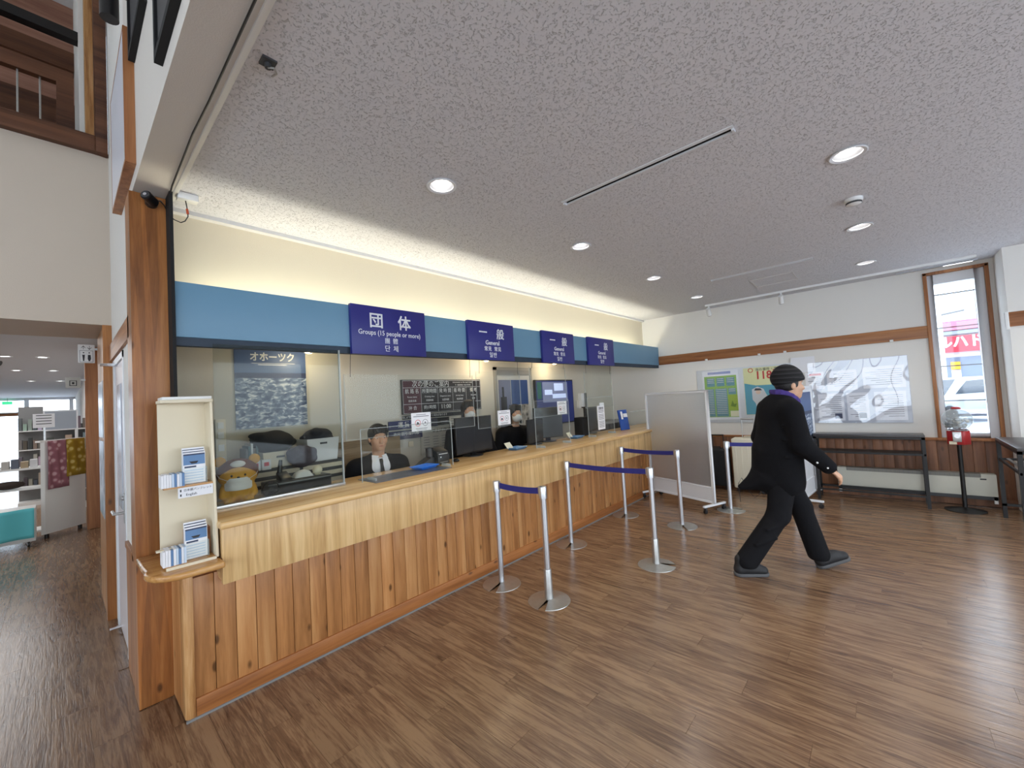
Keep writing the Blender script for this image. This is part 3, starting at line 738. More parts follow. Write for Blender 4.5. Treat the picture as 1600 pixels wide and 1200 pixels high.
# ------------------------------------------------------------------ smooth solid modelling: blended distance fields turned into one surface
class SDF:
    def __init__(s, lo, hi, h):
        s.lo = np.array(lo, float); s.h = h
        s.n = np.ceil((np.array(hi, float)-s.lo)/h).astype(int)+1
        s.F = np.full(s.n, 9.0, np.float32)
    def _block(s, lo, hi):
        i0 = np.clip(np.floor((np.array(lo)-s.lo)/s.h).astype(int), 0, s.n-1); i1 = np.clip(np.ceil((np.array(hi)-s.lo)/s.h).astype(int)+1, 1, s.n)
        g = [((np.arange(i0[k], i1[k])*s.h)+s.lo[k]).astype(np.float32) for k in range(3)]
        return tuple(slice(i0[k], i1[k]) for k in range(3)), g[0][:,None,None], g[1][None,:,None], g[2][None,None,:]
    def _put(s, sl, d, k, op):
        f = s.F[sl]
        if op == '+':
            if k > 0:
                h = np.clip(.5+.5*(f-d)/k, 0, 1); s.F[sl] = f*(1-h)+d*h - k*h*(1-h)
            else: s.F[sl] = np.minimum(f, d)
        elif op == '-':
            if k > 0:
                h = np.clip(.5-.5*(f+d)/k, 0, 1); s.F[sl] = f*(1-h)-d*h + k*h*(1-h)
            else: s.F[sl] = np.maximum(f, -d)
        return s
    def cap(s, a, b, ra, rb=None, k=.02, op='+', flat=None):
        """tapered limb from a to b; flat=(direction, factor) squeezes its section"""
        rb = ra if rb is None else rb
        a = np.array(a, float); b = np.array(b, float); R = max(ra, rb)*1.3+.08
        sl, X, Y, Z = s._block(np.minimum(a, b)-R, np.maximum(a, b)+R)
        px, py, pz = X-a[0], Y-a[1], Z-a[2]
        if flat is not None:
            u = np.array(flat[0], float); u /= np.linalg.norm(u); q = (px*u[0]+py*u[1]+pz*u[2])*(1/flat[1]-1)
            px, py, pz = px+q*u[0], py+q*u[1], pz+q*u[2]
        d = b-a; L = float(d@d)+1e-9
        t = np.clip((px*d[0]+py*d[1]+pz*d[2])/L, 0, 1)
        dist = np.sqrt((px-t*d[0])**2+(py-t*d[1])**2+(pz-t*d[2])**2)-(ra+(rb-ra)*t)
        return s._put(sl, dist.astype(np.float32), k, op)
    def ell(s, c, r, k=.02, op='+', rot=None):
        c = np.array(c, float); r = np.array(r, float); R = r.max()*1.25+.08
        sl, X, Y, Z = s._block(c-R, c+R)
        px, py, pz = X-c[0], Y-c[1], Z-c[2]
        if rot is not None:
            m = np.array(rot.transposed()) if isinstance(rot, Matrix) else rot
            px, py, pz = m[0][0]*px+m[0][1]*py+m[0][2]*pz, m[1][0]*px+m[1][1]*py+m[1][2]*pz, m[2][0]*px+m[2][1]*py+m[2][2]*pz
        k0 = np.sqrt((px/r[0])**2+(py/r[1])**2+(pz/r[2])**2); k1 = np.sqrt((px/r[0]**2)**2+(py/r[1]**2)**2+(pz/r[2]**2)**2)+1e-6
        return s._put(sl, (k0*(k0-1)/k1).astype(np.float32), k, op)
    def plane(s, p, n, op='-', k=.006):
        n = np.array(n, float); n /= np.linalg.norm(n)
        sl, X, Y, Z = s._block(s.lo, s.lo+s.n*s.h)
        return s._put(sl, ((X-p[0])*n[0]+(Y-p[1])*n[1]+(Z-p[2])*n[2]).astype(np.float32), k, op)
    def mesh(s, name, mat):
        F = s.F; F = np.pad(F, 1, constant_values=9.0); lo = s.lo-s.h
        I = F < 0
        c = np.zeros(np.array(F.shape)-1, bool); a = np.ones_like(c)
        offs = [(i, j, k) for i in (0, 1) for j in (0, 1) for k in (0, 1)]
        sh = c.shape
        vw = lambda A, o: A[o[0]:o[0]+sh[0], o[1]:o[1]+sh[1], o[2]:o[2]+sh[2]]
        for o in offs: c |= vw(I, o); a &= vw(I, o)
        act = c & ~a
        idx = np.argwhere(act); vid = np.full(sh, -1, np.int64); vid[act] = np.arange(len(idx))
        acc = np.zeros((len(idx), 3)); cnt = np.zeros(len(idx))
        for o in offs:
            for ax in range(3):
                if o[ax]: continue
                o2 = list(o); o2[ax] = 1
                f0 = F[idx[:,0]+o[0], idx[:,1]+o[1], idx[:,2]+o[2]]; f1 = F[idx[:,0]+o2[0], idx[:,1]+o2[1], idx[:,2]+o2[2]]
                m = (f0 < 0) != (f1 < 0)
                t = np.where(m, f0/np.where(m, f0-f1, 1), 0)
                p = np.array(o, float)[None].repeat(len(idx), 0); p[:,ax] += t
                acc += p*m[:,None]; cnt += m
        V = (idx+acc/np.maximum(cnt, 1)[:,None])*s.h+lo
        faces = []
        for ax in range(3):
            b1, b2 = (ax+1) % 3, (ax+2) % 3
            s0 = [slice(None)]*3; s1 = [slice(None)]*3; s0[ax] = slice(0, -1); s1[ax] = slice(1, None)
            cr = I[tuple(s0)] != I[tuple(s1)]
            E = np.argwhere(cr)
            E = E[(E[:,b1] > 0) & (E[:,b2] > 0) & (E[:,b1] < sh[b1]) & (E[:,b2] < sh[b2])]
            q = []
            for d1, d2 in ((1, 1), (0, 1), (0, 0), (1, 0)):
                t = E.copy(); t[:,b1] -= d1; t[:,b2] -= d2; q.append(vid[t[:,0], t[:,1], t[:,2]])
            q = np.stack(q, 1)
            fl = I[E[:,0], E[:,1], E[:,2]]
            q = np.where(fl[:,None], q, q[:,::-1]); faces.append(q)
        faces = np.concatenate(faces); faces = faces[(faces >= 0).all(1)]
        me = bpy.data.meshes.new(name); me.from_pydata(V.tolist(), [], faces.tolist())
        me.polygons.foreach_set('use_smooth', [True]*len(me.polygons)); me.materials.append(mat); me.update()
        return me
    def out(s, name, mat, parent=None): return place(name, s.mesh(name, mat), (0, 0, 0), parent)

def printed(name, mat, parent, rows, face, off):
    """flat print: bars (u0,u1,z0,z1) on a plane; face '-y' -> u is x at y=off, '-x' -> u is y at x=off"""
    m = MB()
    for u0, u1, z0, z1 in rows:
        if face == '-y': m.box(u0, u1, off-.0004, off, z0, z1)
        else: m.box(off-.0004, off, u0, u1, z0, z1)
    o = m.out(name, mat, parent)
    if len(rows) > 1: o['kind'] = 'stuff'
    return o

# ------------------------------------------------------------------ brochure rack on the end shelf
def rack():
    t = thing('brochure_rack', 'cream brochure rack standing on the rounded counter end shelf', 'rack', (.455, 2.79, .82))
    x0, x1, y0, y1 = .345, .562, 2.69, 2.885
    B(x0, x1, y1-.012, y1, .826, 1.665).out('back_panel', M['cream'], t)
    MB().prism([(y0+.0, .826), (y1-.012, .826), (y1-.012, 1.665), (y0+.055, 1.665)], x1-.012, x1, 'x').out('side_panel', M['cream'], t, bevel=.002)
    B(x0-.004, x1+.002, y0+.045, y1+.002, 1.655, 1.672).out('top_cap', M['cream'], t, bevel=.003)
    B(x0+.004, x1-.002, y0+.055, y1-.002, 1.672, 1.688).out('top_lid', M['white'], t, bevel=.003)
    B(x0, x1-.012, y0-.002, y1-.012, .8205, .832).out('bottom_plate', M['shelf_wood'], t, bevel=.003)
    B(x0-.002, x1-.012, y0-.008, y0-.002, .8205, .834).out('plate_edge', M['cream'], t)
    B(x0, x1-.012, y0+.03, y1-.012, 1.215, 1.224).out('shelf', M['shelf_wood'], t)
    B(x0-.03, x0+.03, y0+.06, y0+.09, .905, .912).out('peg_strip', M['cream'], t)
    s = B(.40, .548, y0+.022, y0+.027, 1.163, 1.215).out('shelf_label', M['paper'], t)
    text('日本語パンフレット', .0135, M['ink'], s, (.483, y0+.0216, 1.2), name='lettering'); text('English', .017, M['ink'], s, (.455, y0+.0216, 1.177), name='lettering')
    printed('print_marks', M['ink'], s, [(.408, .414, 1.194, 1.206), (.408, .414, 1.171, 1.183)], '-y', y0+.022)
    blue = plain('print_blue', lin(96,132,176), .5); navy = plain('print_navy', lin(50,62,92), .5); pale = plain('print_pale_blue', lin(196,212,230), .5)
    for k, z in enumerate((1.224, .832)):
        lev = ('middle shelf', 'bottom plate')[k]
        b = thing('brochure_stack', 'thick stack of pale blue folded brochures on the rack %s' % lev, 'brochures', (.375, 2.76, z), group='brochure stacks in the rack')
        for i in range(9):
            xx = .335+i*.0105
            B(xx, xx+.0095, 2.715+.002*(i % 2), 2.80, z, z+.064+(.003 if i % 3 else 0)+.014*k).out('brochure', (M['paper'], blue, pale)[(i*2+k) % 3] if i > 2 else M['paper'], b)
        h = thing('brochure_holder', 'clear holder of ship cruise leaflets on the rack %s' % lev, 'leaflet holder', (.475, 2.76, z), group='leaflet holders in the rack')
        hx, hy = .425, 2.745
        B(hx, hx+.105, hy, hy+.004, z, z+.085).out('holder_front', M['acrylic'], h)
        B(hx, hx+.105, hy+.045, hy+.049, z, z+.1).out('holder_back', M['acrylic'], h)
        B(hx+.102, hx+.105, hy, hy+.049, z, z+.085).out('holder_side', M['acrylic_edge'], h)
        for i in range(3):
            y = hy+.008+i*.013; zt = z+.165+.012*i
            l = B(hx+.004, hx+.1, y, y+.009, z+.002, zt).out('leaflet', M['paper'], h)
            if i == 0:
                printed('ship_photo', blue, l, [(hx+.006, hx+.098, z+.10, z+.15)], '-y', y)
                MB().prism([(hx+.03, z+.118), (hx+.07, z+.118), (hx+.062, z+.106), (hx+.04, z+.106)], y-.0009, y-.0004, 'y').out('ship_hull', M['ink'], l)
                printed('navy_band', navy, l, [(hx+.006, hx+.098, z+.15, z+.158), (hx+.01, hx+.06, z+.085, z+.094)], '-y', y)
                printed('print_lines', pale, l, [(hx+.01, hx+.09, z+.012+q*.014, z+.018+q*.014) for q in range(5)], '-y', y)
            else: printed('navy_band', navy, l, [(hx+.006, hx+.098, zt-.02, zt-.008)], '-y', y)
rack()

# ------------------------------------------------------------------ plush on the counter
def plush():
    gold = plain('gold_plush', lin(222,166,72), .95, spec=.1, bump=.5, bscale=300); brown = plain('brown_plush', lin(112,62,36), .95, spec=.1, bump=.5, bscale=300)
    t = thing('plush_toy', 'golden plush animal in a brown hood wearing a white face mask', 'plush toy', (.78, 3.185, 1.01), math.radians(-12), local=True)
    s = SDF((-.17,-.15,-.01), (.17,.15,.33), .006)
    s.ell((0,.0,.065), (.085,.075,.07)); s.ell((0,0,.175), (.112,.09,.088), k=.03)
    s.cap((-.05,-.05,.02), (-.055,-.085,.018), .03, .026); s.cap((.05,-.05,.02), (.055,-.085,.018), .03, .026)
    s.cap((-.075,-.02,.09), (-.085,-.06,.055), .026, .022); s.cap((.075,-.02,.09), (.085,-.06,.055), .026, .022)
    s.plane((0,0,0), (0,0,1), k=.004)
    body = s.out('body', gold, t)
    h = SDF((-.17,-.15,.08), (.17,.15,.33), .006)
    h.ell((0,.012,.185), (.119,.097,.094)); h.cap((0,-.20,.135), (0,-.06,.14), .085, .078, op='-', k=.02); h.plane((0,0,.1), (0,-.25,1), k=.01)
    hood = h.out('hood', brown, t)
    for sx in (-1, 1):
        e = MB().ball((sx*.095,.012,.265), (.034,.02,.034)).out('ear', gold, t, True)
        MB().ball((sx*.035-.0, -.082,.178), (.008,.006,.009), 12, 8).out('eye', M['black'], t, True)
        MB().tube([(sx*.058,-.083,.15), (sx*.1,-.05,.17), (sx*.118,.0,.2)], .0016, 6).out('mask_loop', M['white'], t)
    MB().ball((0,-.092,.166), (.009,.006,.006), 12, 8).out('nose', M['ink'], t, True)
    MB().ball((0,-.058,.248), (.042,.03,.022), 16, 10).out('muzzle_patch', M['white'], t, True)
    MB().grid(lambda u, v: ((u-.5)*.15, -.1+.055*abs(u-.5)**2*4*.9-.004*math.sin(v*PI*3), .085+v*.078), 12, 6).out('face_mask', M['white'], t, True)
plush()
# ------------------------------------------------------------------ glazing of the ticket office
def glazing():
    g = thing('ticket_glass', 'fixed glass pane in a steel rail at the pillar end of the counter', 'glass pane', (1.02, 3.03, 1.01))
    B(.63, 1.415, 3.027, 3.033, 1.03, 2.02).out('pane', clear('office_glass', (.82,.84,.82), .003, .28), g)
    B(.61, 1.42, 3.01, 3.05, 1.01, 1.032).out('bottom_rail', M['steel'], g, bevel=.002)
    B(1.41, 1.42, 3.022, 3.038, 1.03, 2.02).out('edge_strip', M['acrylic_edge'], g)
    def stand(lab, x0, x1, h, y=2.97):
        t = thing('acrylic_screen', lab, 'screen', ((x0+x1)/2, y, 1.01), group='standing acrylic screens on the counter')
        B(x0, x1, y-.0025, y+.0025, 1.012, 1.01+h).out('sheet', M['acrylic'], t)
        for x in (x0, x1): B(x-.0025, x+.0025, y-.003, y+.003, 1.012, 1.01+h).out('sheet_edge', M['acrylic_edge'], t)
        B(x0, x1, y-.003, y+.003, 1.01+h, 1.014+h).out('sheet_edge', M['acrylic_edge'], t)
        for x in (x0+.08, x1-.08): B(x-.004, x+.004, y-.06, y+.06, 1.01, 1.035).out('foot', M['acrylic_edge'], t)
        return t
    stand('clear standing acrylic screen in front of the seated clerk', 1.53, 2.41, .40)
    stand('clear standing acrylic screen in the middle of the counter', 3.58, 4.25, .53, 2.93)
    s4 = stand('clear standing acrylic screen with a tall printed notice near the blue folder', 4.75, 5.45, .53)
    def hang(lab, x0, x1, z0, z1, y=3.055):
        t = thing('hanging_screen', lab, 'screen', ((x0+x1)/2, y, z0), group='hanging acrylic screens')
        B(x0, x1, y-.002, y+.002, z0, z1).out('sheet', M['hang'], t)
        for x in (x0, x1): B(x-.002, x+.002, y-.0025, y+.0025, z0, z1).out('sheet_edge', M['acrylic_edge'], t)
        B(x0, x1, y-.0025, y+.0025, z0-.003, z0).out('sheet_edge', M['acrylic_edge'], t)
        for x in (x0+.05, x1-.03): MB().cyl((x, y, z1-.02), (x+.012, y, 2.06), .0022, n=6).out('cord', M['dark_grey'], t)
        return t
    h = [hang('clear acrylic sheet hanging on cords under the group sign', 1.46, 2.78, 1.335, 1.84), hang('clear acrylic sheet hanging under the first General sign', 2.83, 3.5, 1.3, 1.88), hang('clear acrylic sheet hanging under the middle General sign', 3.68, 4.4, 1.35, 1.95), hang('clear acrylic sheet hanging under the last General sign', 4.85, 5.6, 1.4, 1.9)]
    def notice(lab, x0, x1, z0, z1, y=3.05):
        p = B(x0, x1, y-.0012, y, z0, z1).out('paper_notice', M['paper'], None); tag(p, lab, 'notice', 'notices stuck on the acrylic')
        w, hh = x1-x0, z1-z0; c = (x0+x1)/2
        for cx, ic in ((x0+w*.32, 1), (x0+w*.7, 0)):
            r = w*.145; zc = z0+hh*.44
            MB().lathe([(r*.86, 0), (r, 0), (r, .0005), (r*.86, .0005)], (cx, y-.0018, zc), 24, 'y').out('ring', M['red_ink'] if ic else M['grey_ink'], p)
            if ic: MB().prism([(cx-r*.6, zc-r*.5), (cx+r*.6, zc-r*.5), (cx+r*.3, zc+.1*r), (cx-r*.2, zc+.35*r)], y-.0017, y-.0013, 'y').out('pictogram', M['ink'], p)
            else: MB().lathe([(0, 0), (r*.3, 0), (r*.3, .0004)], (cx, y-.0017, zc), 12, 'y').out('pictogram', M['grey_ink'], p)
        printed('print_lines', M['grey_ink'], p, [(x0+w*.25, x1-w*.25, z1-hh*.12, z1-hh*.09), (x0+w*.1, x1-w*.1, z1-hh*.22, z1-hh*.18), (x0+w*.2, x1-w*.2, z0+hh*.12, z0+hh*.15), (x0+w*.25, x1-w*.25, z0+hh*.05, z0+hh*.07)], '-y', y-.0013)
    notice('white notice with two round prohibition pictograms beside the fare board', 2.04, 2.245, 1.345, 1.505)
    notice('white notice with round pictograms hanging before the office door', 3.11, 3.305, 1.31, 1.465)
    notice('white notice with round pictograms hanging before the wall screen', 4.18, 4.38, 1.355, 1.52)
    p = B(4.99, 5.17, 2.958, 2.966, 1.09, 1.42).out('printed_sheet', M['paper'], None); tag(p, 'tall white printed sheet on the acrylic near the blue folder', 'notice')
    printed('print_lines', M['grey_ink'], p, [(5.01, 5.15, 1.40-i*.012-.005, 1.40-i*.012) for i in range(24) if i not in (7, 15)], '-y', 2.958)
    text('お知らせ', .03, M['ink'], p, (5.08, 2.957, 1.385))
    p = B(5.08, 5.2, 2.975, 2.979, 1.3, 1.46).out('printed_sheet', M['paper'], None); tag(p, 'small white sheet tucked behind the tall printed notice', 'notice')
glazing()
# ------------------------------------------------------------------ things on the counter
def counter_things():
    t = thing('till_drawer', 'long black till drawer box behind the glass pane', 'cash drawer', (1.15, 3.2, 1.01))
    B(.94, 1.37, 3.135, 3.29, 1.01, 1.095).out('casing', M['black'], t, bevel=.006)
    B(.955, 1.355, 3.131, 3.136, 1.02, 1.075).out('drawer_front', M['matt_black'], t)
    B(.94, 1.37, 3.131, 3.135, 1.08, 1.088).out('trim_strip', M['grey'], t)
    t = thing('desk_phone', 'small black desk phone sitting on the till drawer', 'phone', (1.09, 3.2, 1.095))
    MB().prism([(3.15, 1.0955), (3.26, 1.0955), (3.26, 1.15), (3.16, 1.115)], 1.03, 1.1, 'x').out('phone_base', M['black'], t, bevel=.003)
    MB().tube([(1.035, 3.2, 1.15), (1.04, 3.2, 1.2), (1.045, 3.2, 1.24)], [.018, .014, .012], 10).out('handset', M['black'], t, True)
    t = thing('tissue_pack', 'white tissue pack lying on the till drawer', 'tissue pack', (1.19, 3.22, 1.095))
    MB().grid(lambda u, v: (1.13+u*.13, 3.17+v*.1, 1.097+.05*math.sin(PI*u)**.4*math.sin(PI*v)**.5), 8, 8).out('wrapper', M['white'], t, True)
    t = thing('white_globe', 'small round cream ball ornament on the till drawer', 'ornament', (1.30, 3.22, 1.095))
    MB().ball((1.30, 3.21, 1.129), .034, 20, 14).out('ball', plain('ivory', lin(240,232,206), .3), t, True); MB().lathe([(.02, 1.095), (.022, 1.1), (.012, 1.104)], (1.30,3.21,0), 16).out('stand', M['cream'], t)
    t = thing('desk_fan', 'small black round desk fan lying beside the plush toy', 'fan', (.97, 3.10, 1.01))
    MB().lathe([(.05, -.015), (.055, 0), (.05, .015)], (.945, 3.1, 1.066), 24, 'y').out('guard_ring', M['black'], t, True)
    for i in range(8):
        a = PI*i/8; MB().cyl((.945-.052*math.cos(a), 3.088, 1.066-.052*math.sin(a)), (.945+.052*math.cos(a), 3.088, 1.066+.052*math.sin(a)), .0014, n=5).out('guard_wire', M['dark_grey'], t)
    MB().lathe([(0, -.012), (.014, -.012), (.014, .012), (0, .012)], (.945, 3.1, 1.066), 16, 'y').out('hub', M['dark_grey'], t); B(.92, .97, 3.075, 3.125, 1.01, 1.018).out('fan_foot', M['black'], t)
    # clerk place
    grey_mat = plain('grey_mat', lin(92,94,98), .3)
    tag(MB().obox((1.93, 2.98, 1.0125), (.36, .14, .0022), 0).out('counter_mat', grey_mat, None), 'dark grey glossy mat on the counter before the clerk', 'mat')
    def tray(lab, x, y, rz, col, card):
        t = thing('money_tray', lab, 'tray', (x, y, 1.01), rz, 'coin trays on the counter', local=True)
        m = MB(); a, b, h = .105, .075, .028
        prof = [(-a, -b), (a, -b), (a, b), (-a, b)]; inn = [(-a*.72, -b*.68), (a*.72, -b*.68), (a*.72, b*.68), (-a*.72, b*.68)]
        vs = [(p[0], p[1], h) for p in prof]+[(p[0], p[1], .004) for p in inn]+[(p[0]*1.02, p[1]*1.02, h-.004) for p in prof]+[(p[0], p[1], 0) for p in inn]
        fs = [(4,5,6,7), (11,10,9,8)]
        for i in range(4):
            j = (i+1) % 4; fs += [(i, j, 4+j, 4+i), (8+j, 8+i, 12+i, 12+j), (j, i, 8+i, 8+j)]
        fs[1] = (15,14,13,12)
        m.add(vs, fs).out('dish', col, t)
        B(-.06, .06, -.035, .035, .0042, .007).out('grip_mat', plain('tray_grip', lin(40,90,170), .8, bump=.6, bscale=700), t)
        if card:
            k = MB().obox((-.07, .06, .05), (.065, .002, .038), .15, -.6).out('card_stand', plain('card_cream', lin(236,230,206), .6), t)
        return t
    bright = plain('tray_blue', lin(44,122,226), .35); soft = plain('tray_slate_blue', lin(96,140,186), .4)
    tray('bright blue coin tray on the mat before the clerk', 2.14, 3.03, .15, bright, False).location.z = 1.0155
    tray('slate blue coin tray with a card, beside the first desktop monitor', 3.47, 3.13, .1, soft, True)
    tray('slate blue coin tray with a card, left of the tall printed notice', 4.66, 3.12, .1, soft, True)
    # card terminal and keyboard
    t = thing('ticket_printer', 'black ticket printer with paper slot beside the clerk', 'printer', (2.38, 3.15, 1.01))
    MB().prism([(3.08, 1.0155), (3.27, 1.0155), (3.27, 1.15), (3.2, 1.165), (3.1, 1.13), (3.08, 1.09)], 2.33, 2.46, 'x').out('housing', M['black'], t, bevel=.006)
    B(2.345, 2.445, 3.085, 3.088, 1.105, 1.11).out('paper_slot', M['white'], t); B(2.35, 2.44, 3.076, 3.081, 1.03, 1.036).out('base_stripe', M['grey'], t)
    MB().ball((2.36, 3.079, 1.08), .006).out('status_light', M['white'], t, True)
    t = thing('card_reader', 'black slanted card reader lying in front of the printer', 'card reader', (2.22, 3.17, 1.01))
    MB().prism([(2.14, 1.012), (2.32, 1.012), (2.32, 1.085), (2.29, 1.09)], 3.12, 3.22, 'y').out('shell', M['black'], t, bevel=.004)
    MB().cyl((2.3, 3.17, 1.09), (2.3, 3.17, 1.17), .035, n=18).out('paper_roll_cover', M['black'], t, True)
    # monitors
    def monitor(lab, x0, x1, z0, z1, y, rz=0, lit=None):
        t = thing('desktop_monitor', lab, 'monitor', ((x0+x1)/2, y, 1.01), rz, 'desktop monitors on the counter', local=True)
        w, cz = (x1-x0)/2, (z0+z1)/2-1.01
        B(-w, w, -.012, .012, z0-1.01, z1-1.01).out('shell', M['black'], t, bevel=.005)
        B(-w+.008, w-.008, -.0145, -.0118, z0-1.01+.012, z1-1.01-.008).out('back_plate' if not lit else 'screen', lit or plain('monitor_dark', lin(34,36,40), .25), t)
        B(-.03, .03, .012, .04, .01, cz).out('neck', M['black'], t, bevel=.004)
        MB().lathe([(0, 0), (.11, 0), (.11, .008), (.03, .014), (0, .014)], (0, .03, 0), 24).out('stand_base', M['black'], t, True)
        return t
    monitor('large black desktop monitor hiding the first masked woman', 2.66, 3.2, 1.045, 1.42, 3.24, .06)
    monitor('black desktop monitor beside the second masked woman', 3.77, 4.12, 1.02, 1.32, 3.24, .1)
    monitor('thin grey desktop monitor behind the middle acrylic screen', 4.02, 4.42, 1.06, 1.45, 3.24, -.5)
    monitor('black desktop monitor seen behind the tall printed notice', 5.1, 5.5, 1.04, 1.4, 3.27, .1)
    t = thing('desktop_computer', 'dark grey computer case standing near the card tray', 'computer', (4.95, 3.25, 1.01))
    B(4.9, 5.06, 3.16, 3.3, 1.01, 1.27).out('case', M['matt_black'], t, bevel=.01)
    t = thing('wireless_mouse', 'small black computer mouse beside the big monitor', 'mouse', (2.55, 3.1, 1.01))
    MB().ball((2.55, 3.1, 1.022), (.03, .045, .018)).out('shell', M['black'], t, True)
    t = thing('display_folder', 'blue display folder leaning upright at the far end of the counter', 'folder', (5.85, 3.03, 1.01))
    fb = plain('folder_blue', lin(46,84,166), .45)
    f = MB().obox((5.86, 3.03, 1.165), (.105, .012, .155), -.15, -.16).out('cover', fb, t, bevel=.004)
    MB().obox((5.872, 3.003, 1.235), (.05, .002, .028), -.15, -.16).out('title_label', M['paper'], t); MB().obox((5.888, 3.025, 1.1), (.035, .002, .024), -.15, -.16).out('lower_label', M['paper'], t)
    MB().obox((5.765, 3.005, 1.24), (.022, .002, .06), -.15, -.16).out('side_tag', M['paper'], t)
    t = thing('paper_stack', 'small stack of cream papers behind the blue folder', 'papers', (6.05, 3.1, 1.01))
    for i in range(4): MB().obox((6.05, 3.1, 1.0155+i*.011), (.06, .045, .005), .1*i).out('sheet', M['cream'], t)
    g = thing('counter_glass', 'low clear glass pane on the far end of the counter', 'glass pane', (6.7, 3.05, 1.01))
    B(6.1, 7.3, 3.047, 3.053, 1.012, 1.27).out('pane', M['acrylic'], g); B(6.1, 7.3, 3.046, 3.054, 1.27, 1.276).out('top_edge', M['acrylic_edge'], g)
counter_things()

# ------------------------------------------------------------------ inside the office
def sea_poster_mat():
    k = N('drift_ice_print')
    tc = k.n('ShaderNodeTexCoord'); sp = k.n('ShaderNodeSeparateXYZ'); k.l(tc.outputs['Object'], sp.inputs[0])
    mp = k.n('ShaderNodeMapping'); mp.inputs['Scale'].default_value = (16, 1, 34); k.l(tc.outputs['Object'], mp.inputs[0])
    nz = k.n('ShaderNodeTexNoise', i_Scale=1.0, i_Detail=6.0, i_Roughness=.68, i_Distortion=.6); k.l(mp.outputs[0], nz.inputs['Vector'])
    ice = k.ramp([(.42, lin(44,66,106)), (.52, lin(120,138,164)), (.62, lin(214,220,228))]); k.l(nz.outputs['Fac'], ice.inputs[0])
    sky = k.ramp([(.0, lin(70,96,140)), (.35, lin(72,98,146)), (1.0, lin(34,58,108))]); 
    mr = k.n('ShaderNodeMapRange'); mr.inputs[1].default_value = .5; mr.inputs[2].default_value = .78; k.l(sp.outputs[2], mr.inputs[0]); k.l(mr.outputs[0], sky.inputs[0])
    c1 = k.n('ShaderNodeMath', operation='GREATER_THAN'); c1.inputs[1].default_value = .475; k.l(sp.outputs[2], c1.inputs[0])
    c2 = k.n('ShaderNodeMath', operation='GREATER_THAN'); c2.inputs[1].default_value = .43; k.l(sp.outputs[2], c2.inputs[0])
    m1 = k.n('ShaderNodeMix', data_type='RGBA'); k.l(c2.outputs[0], m1.inputs[0]); k.l(ice.outputs[0], m1.inputs[6]); m1.inputs[7].default_value = lin(30,44,84)
    m2 = k.n('ShaderNodeMix', data_type='RGBA'); k.l(c1.outputs[0], m2.inputs[0]); k.l(m1.outputs[2], m2.inputs[6]); k.l(sky.outputs[0], m2.inputs[7])
    k.l(m2.outputs[2], k.b.inputs['Base Color']); k.b.inputs['Roughness'].default_value = .45
    return k.m
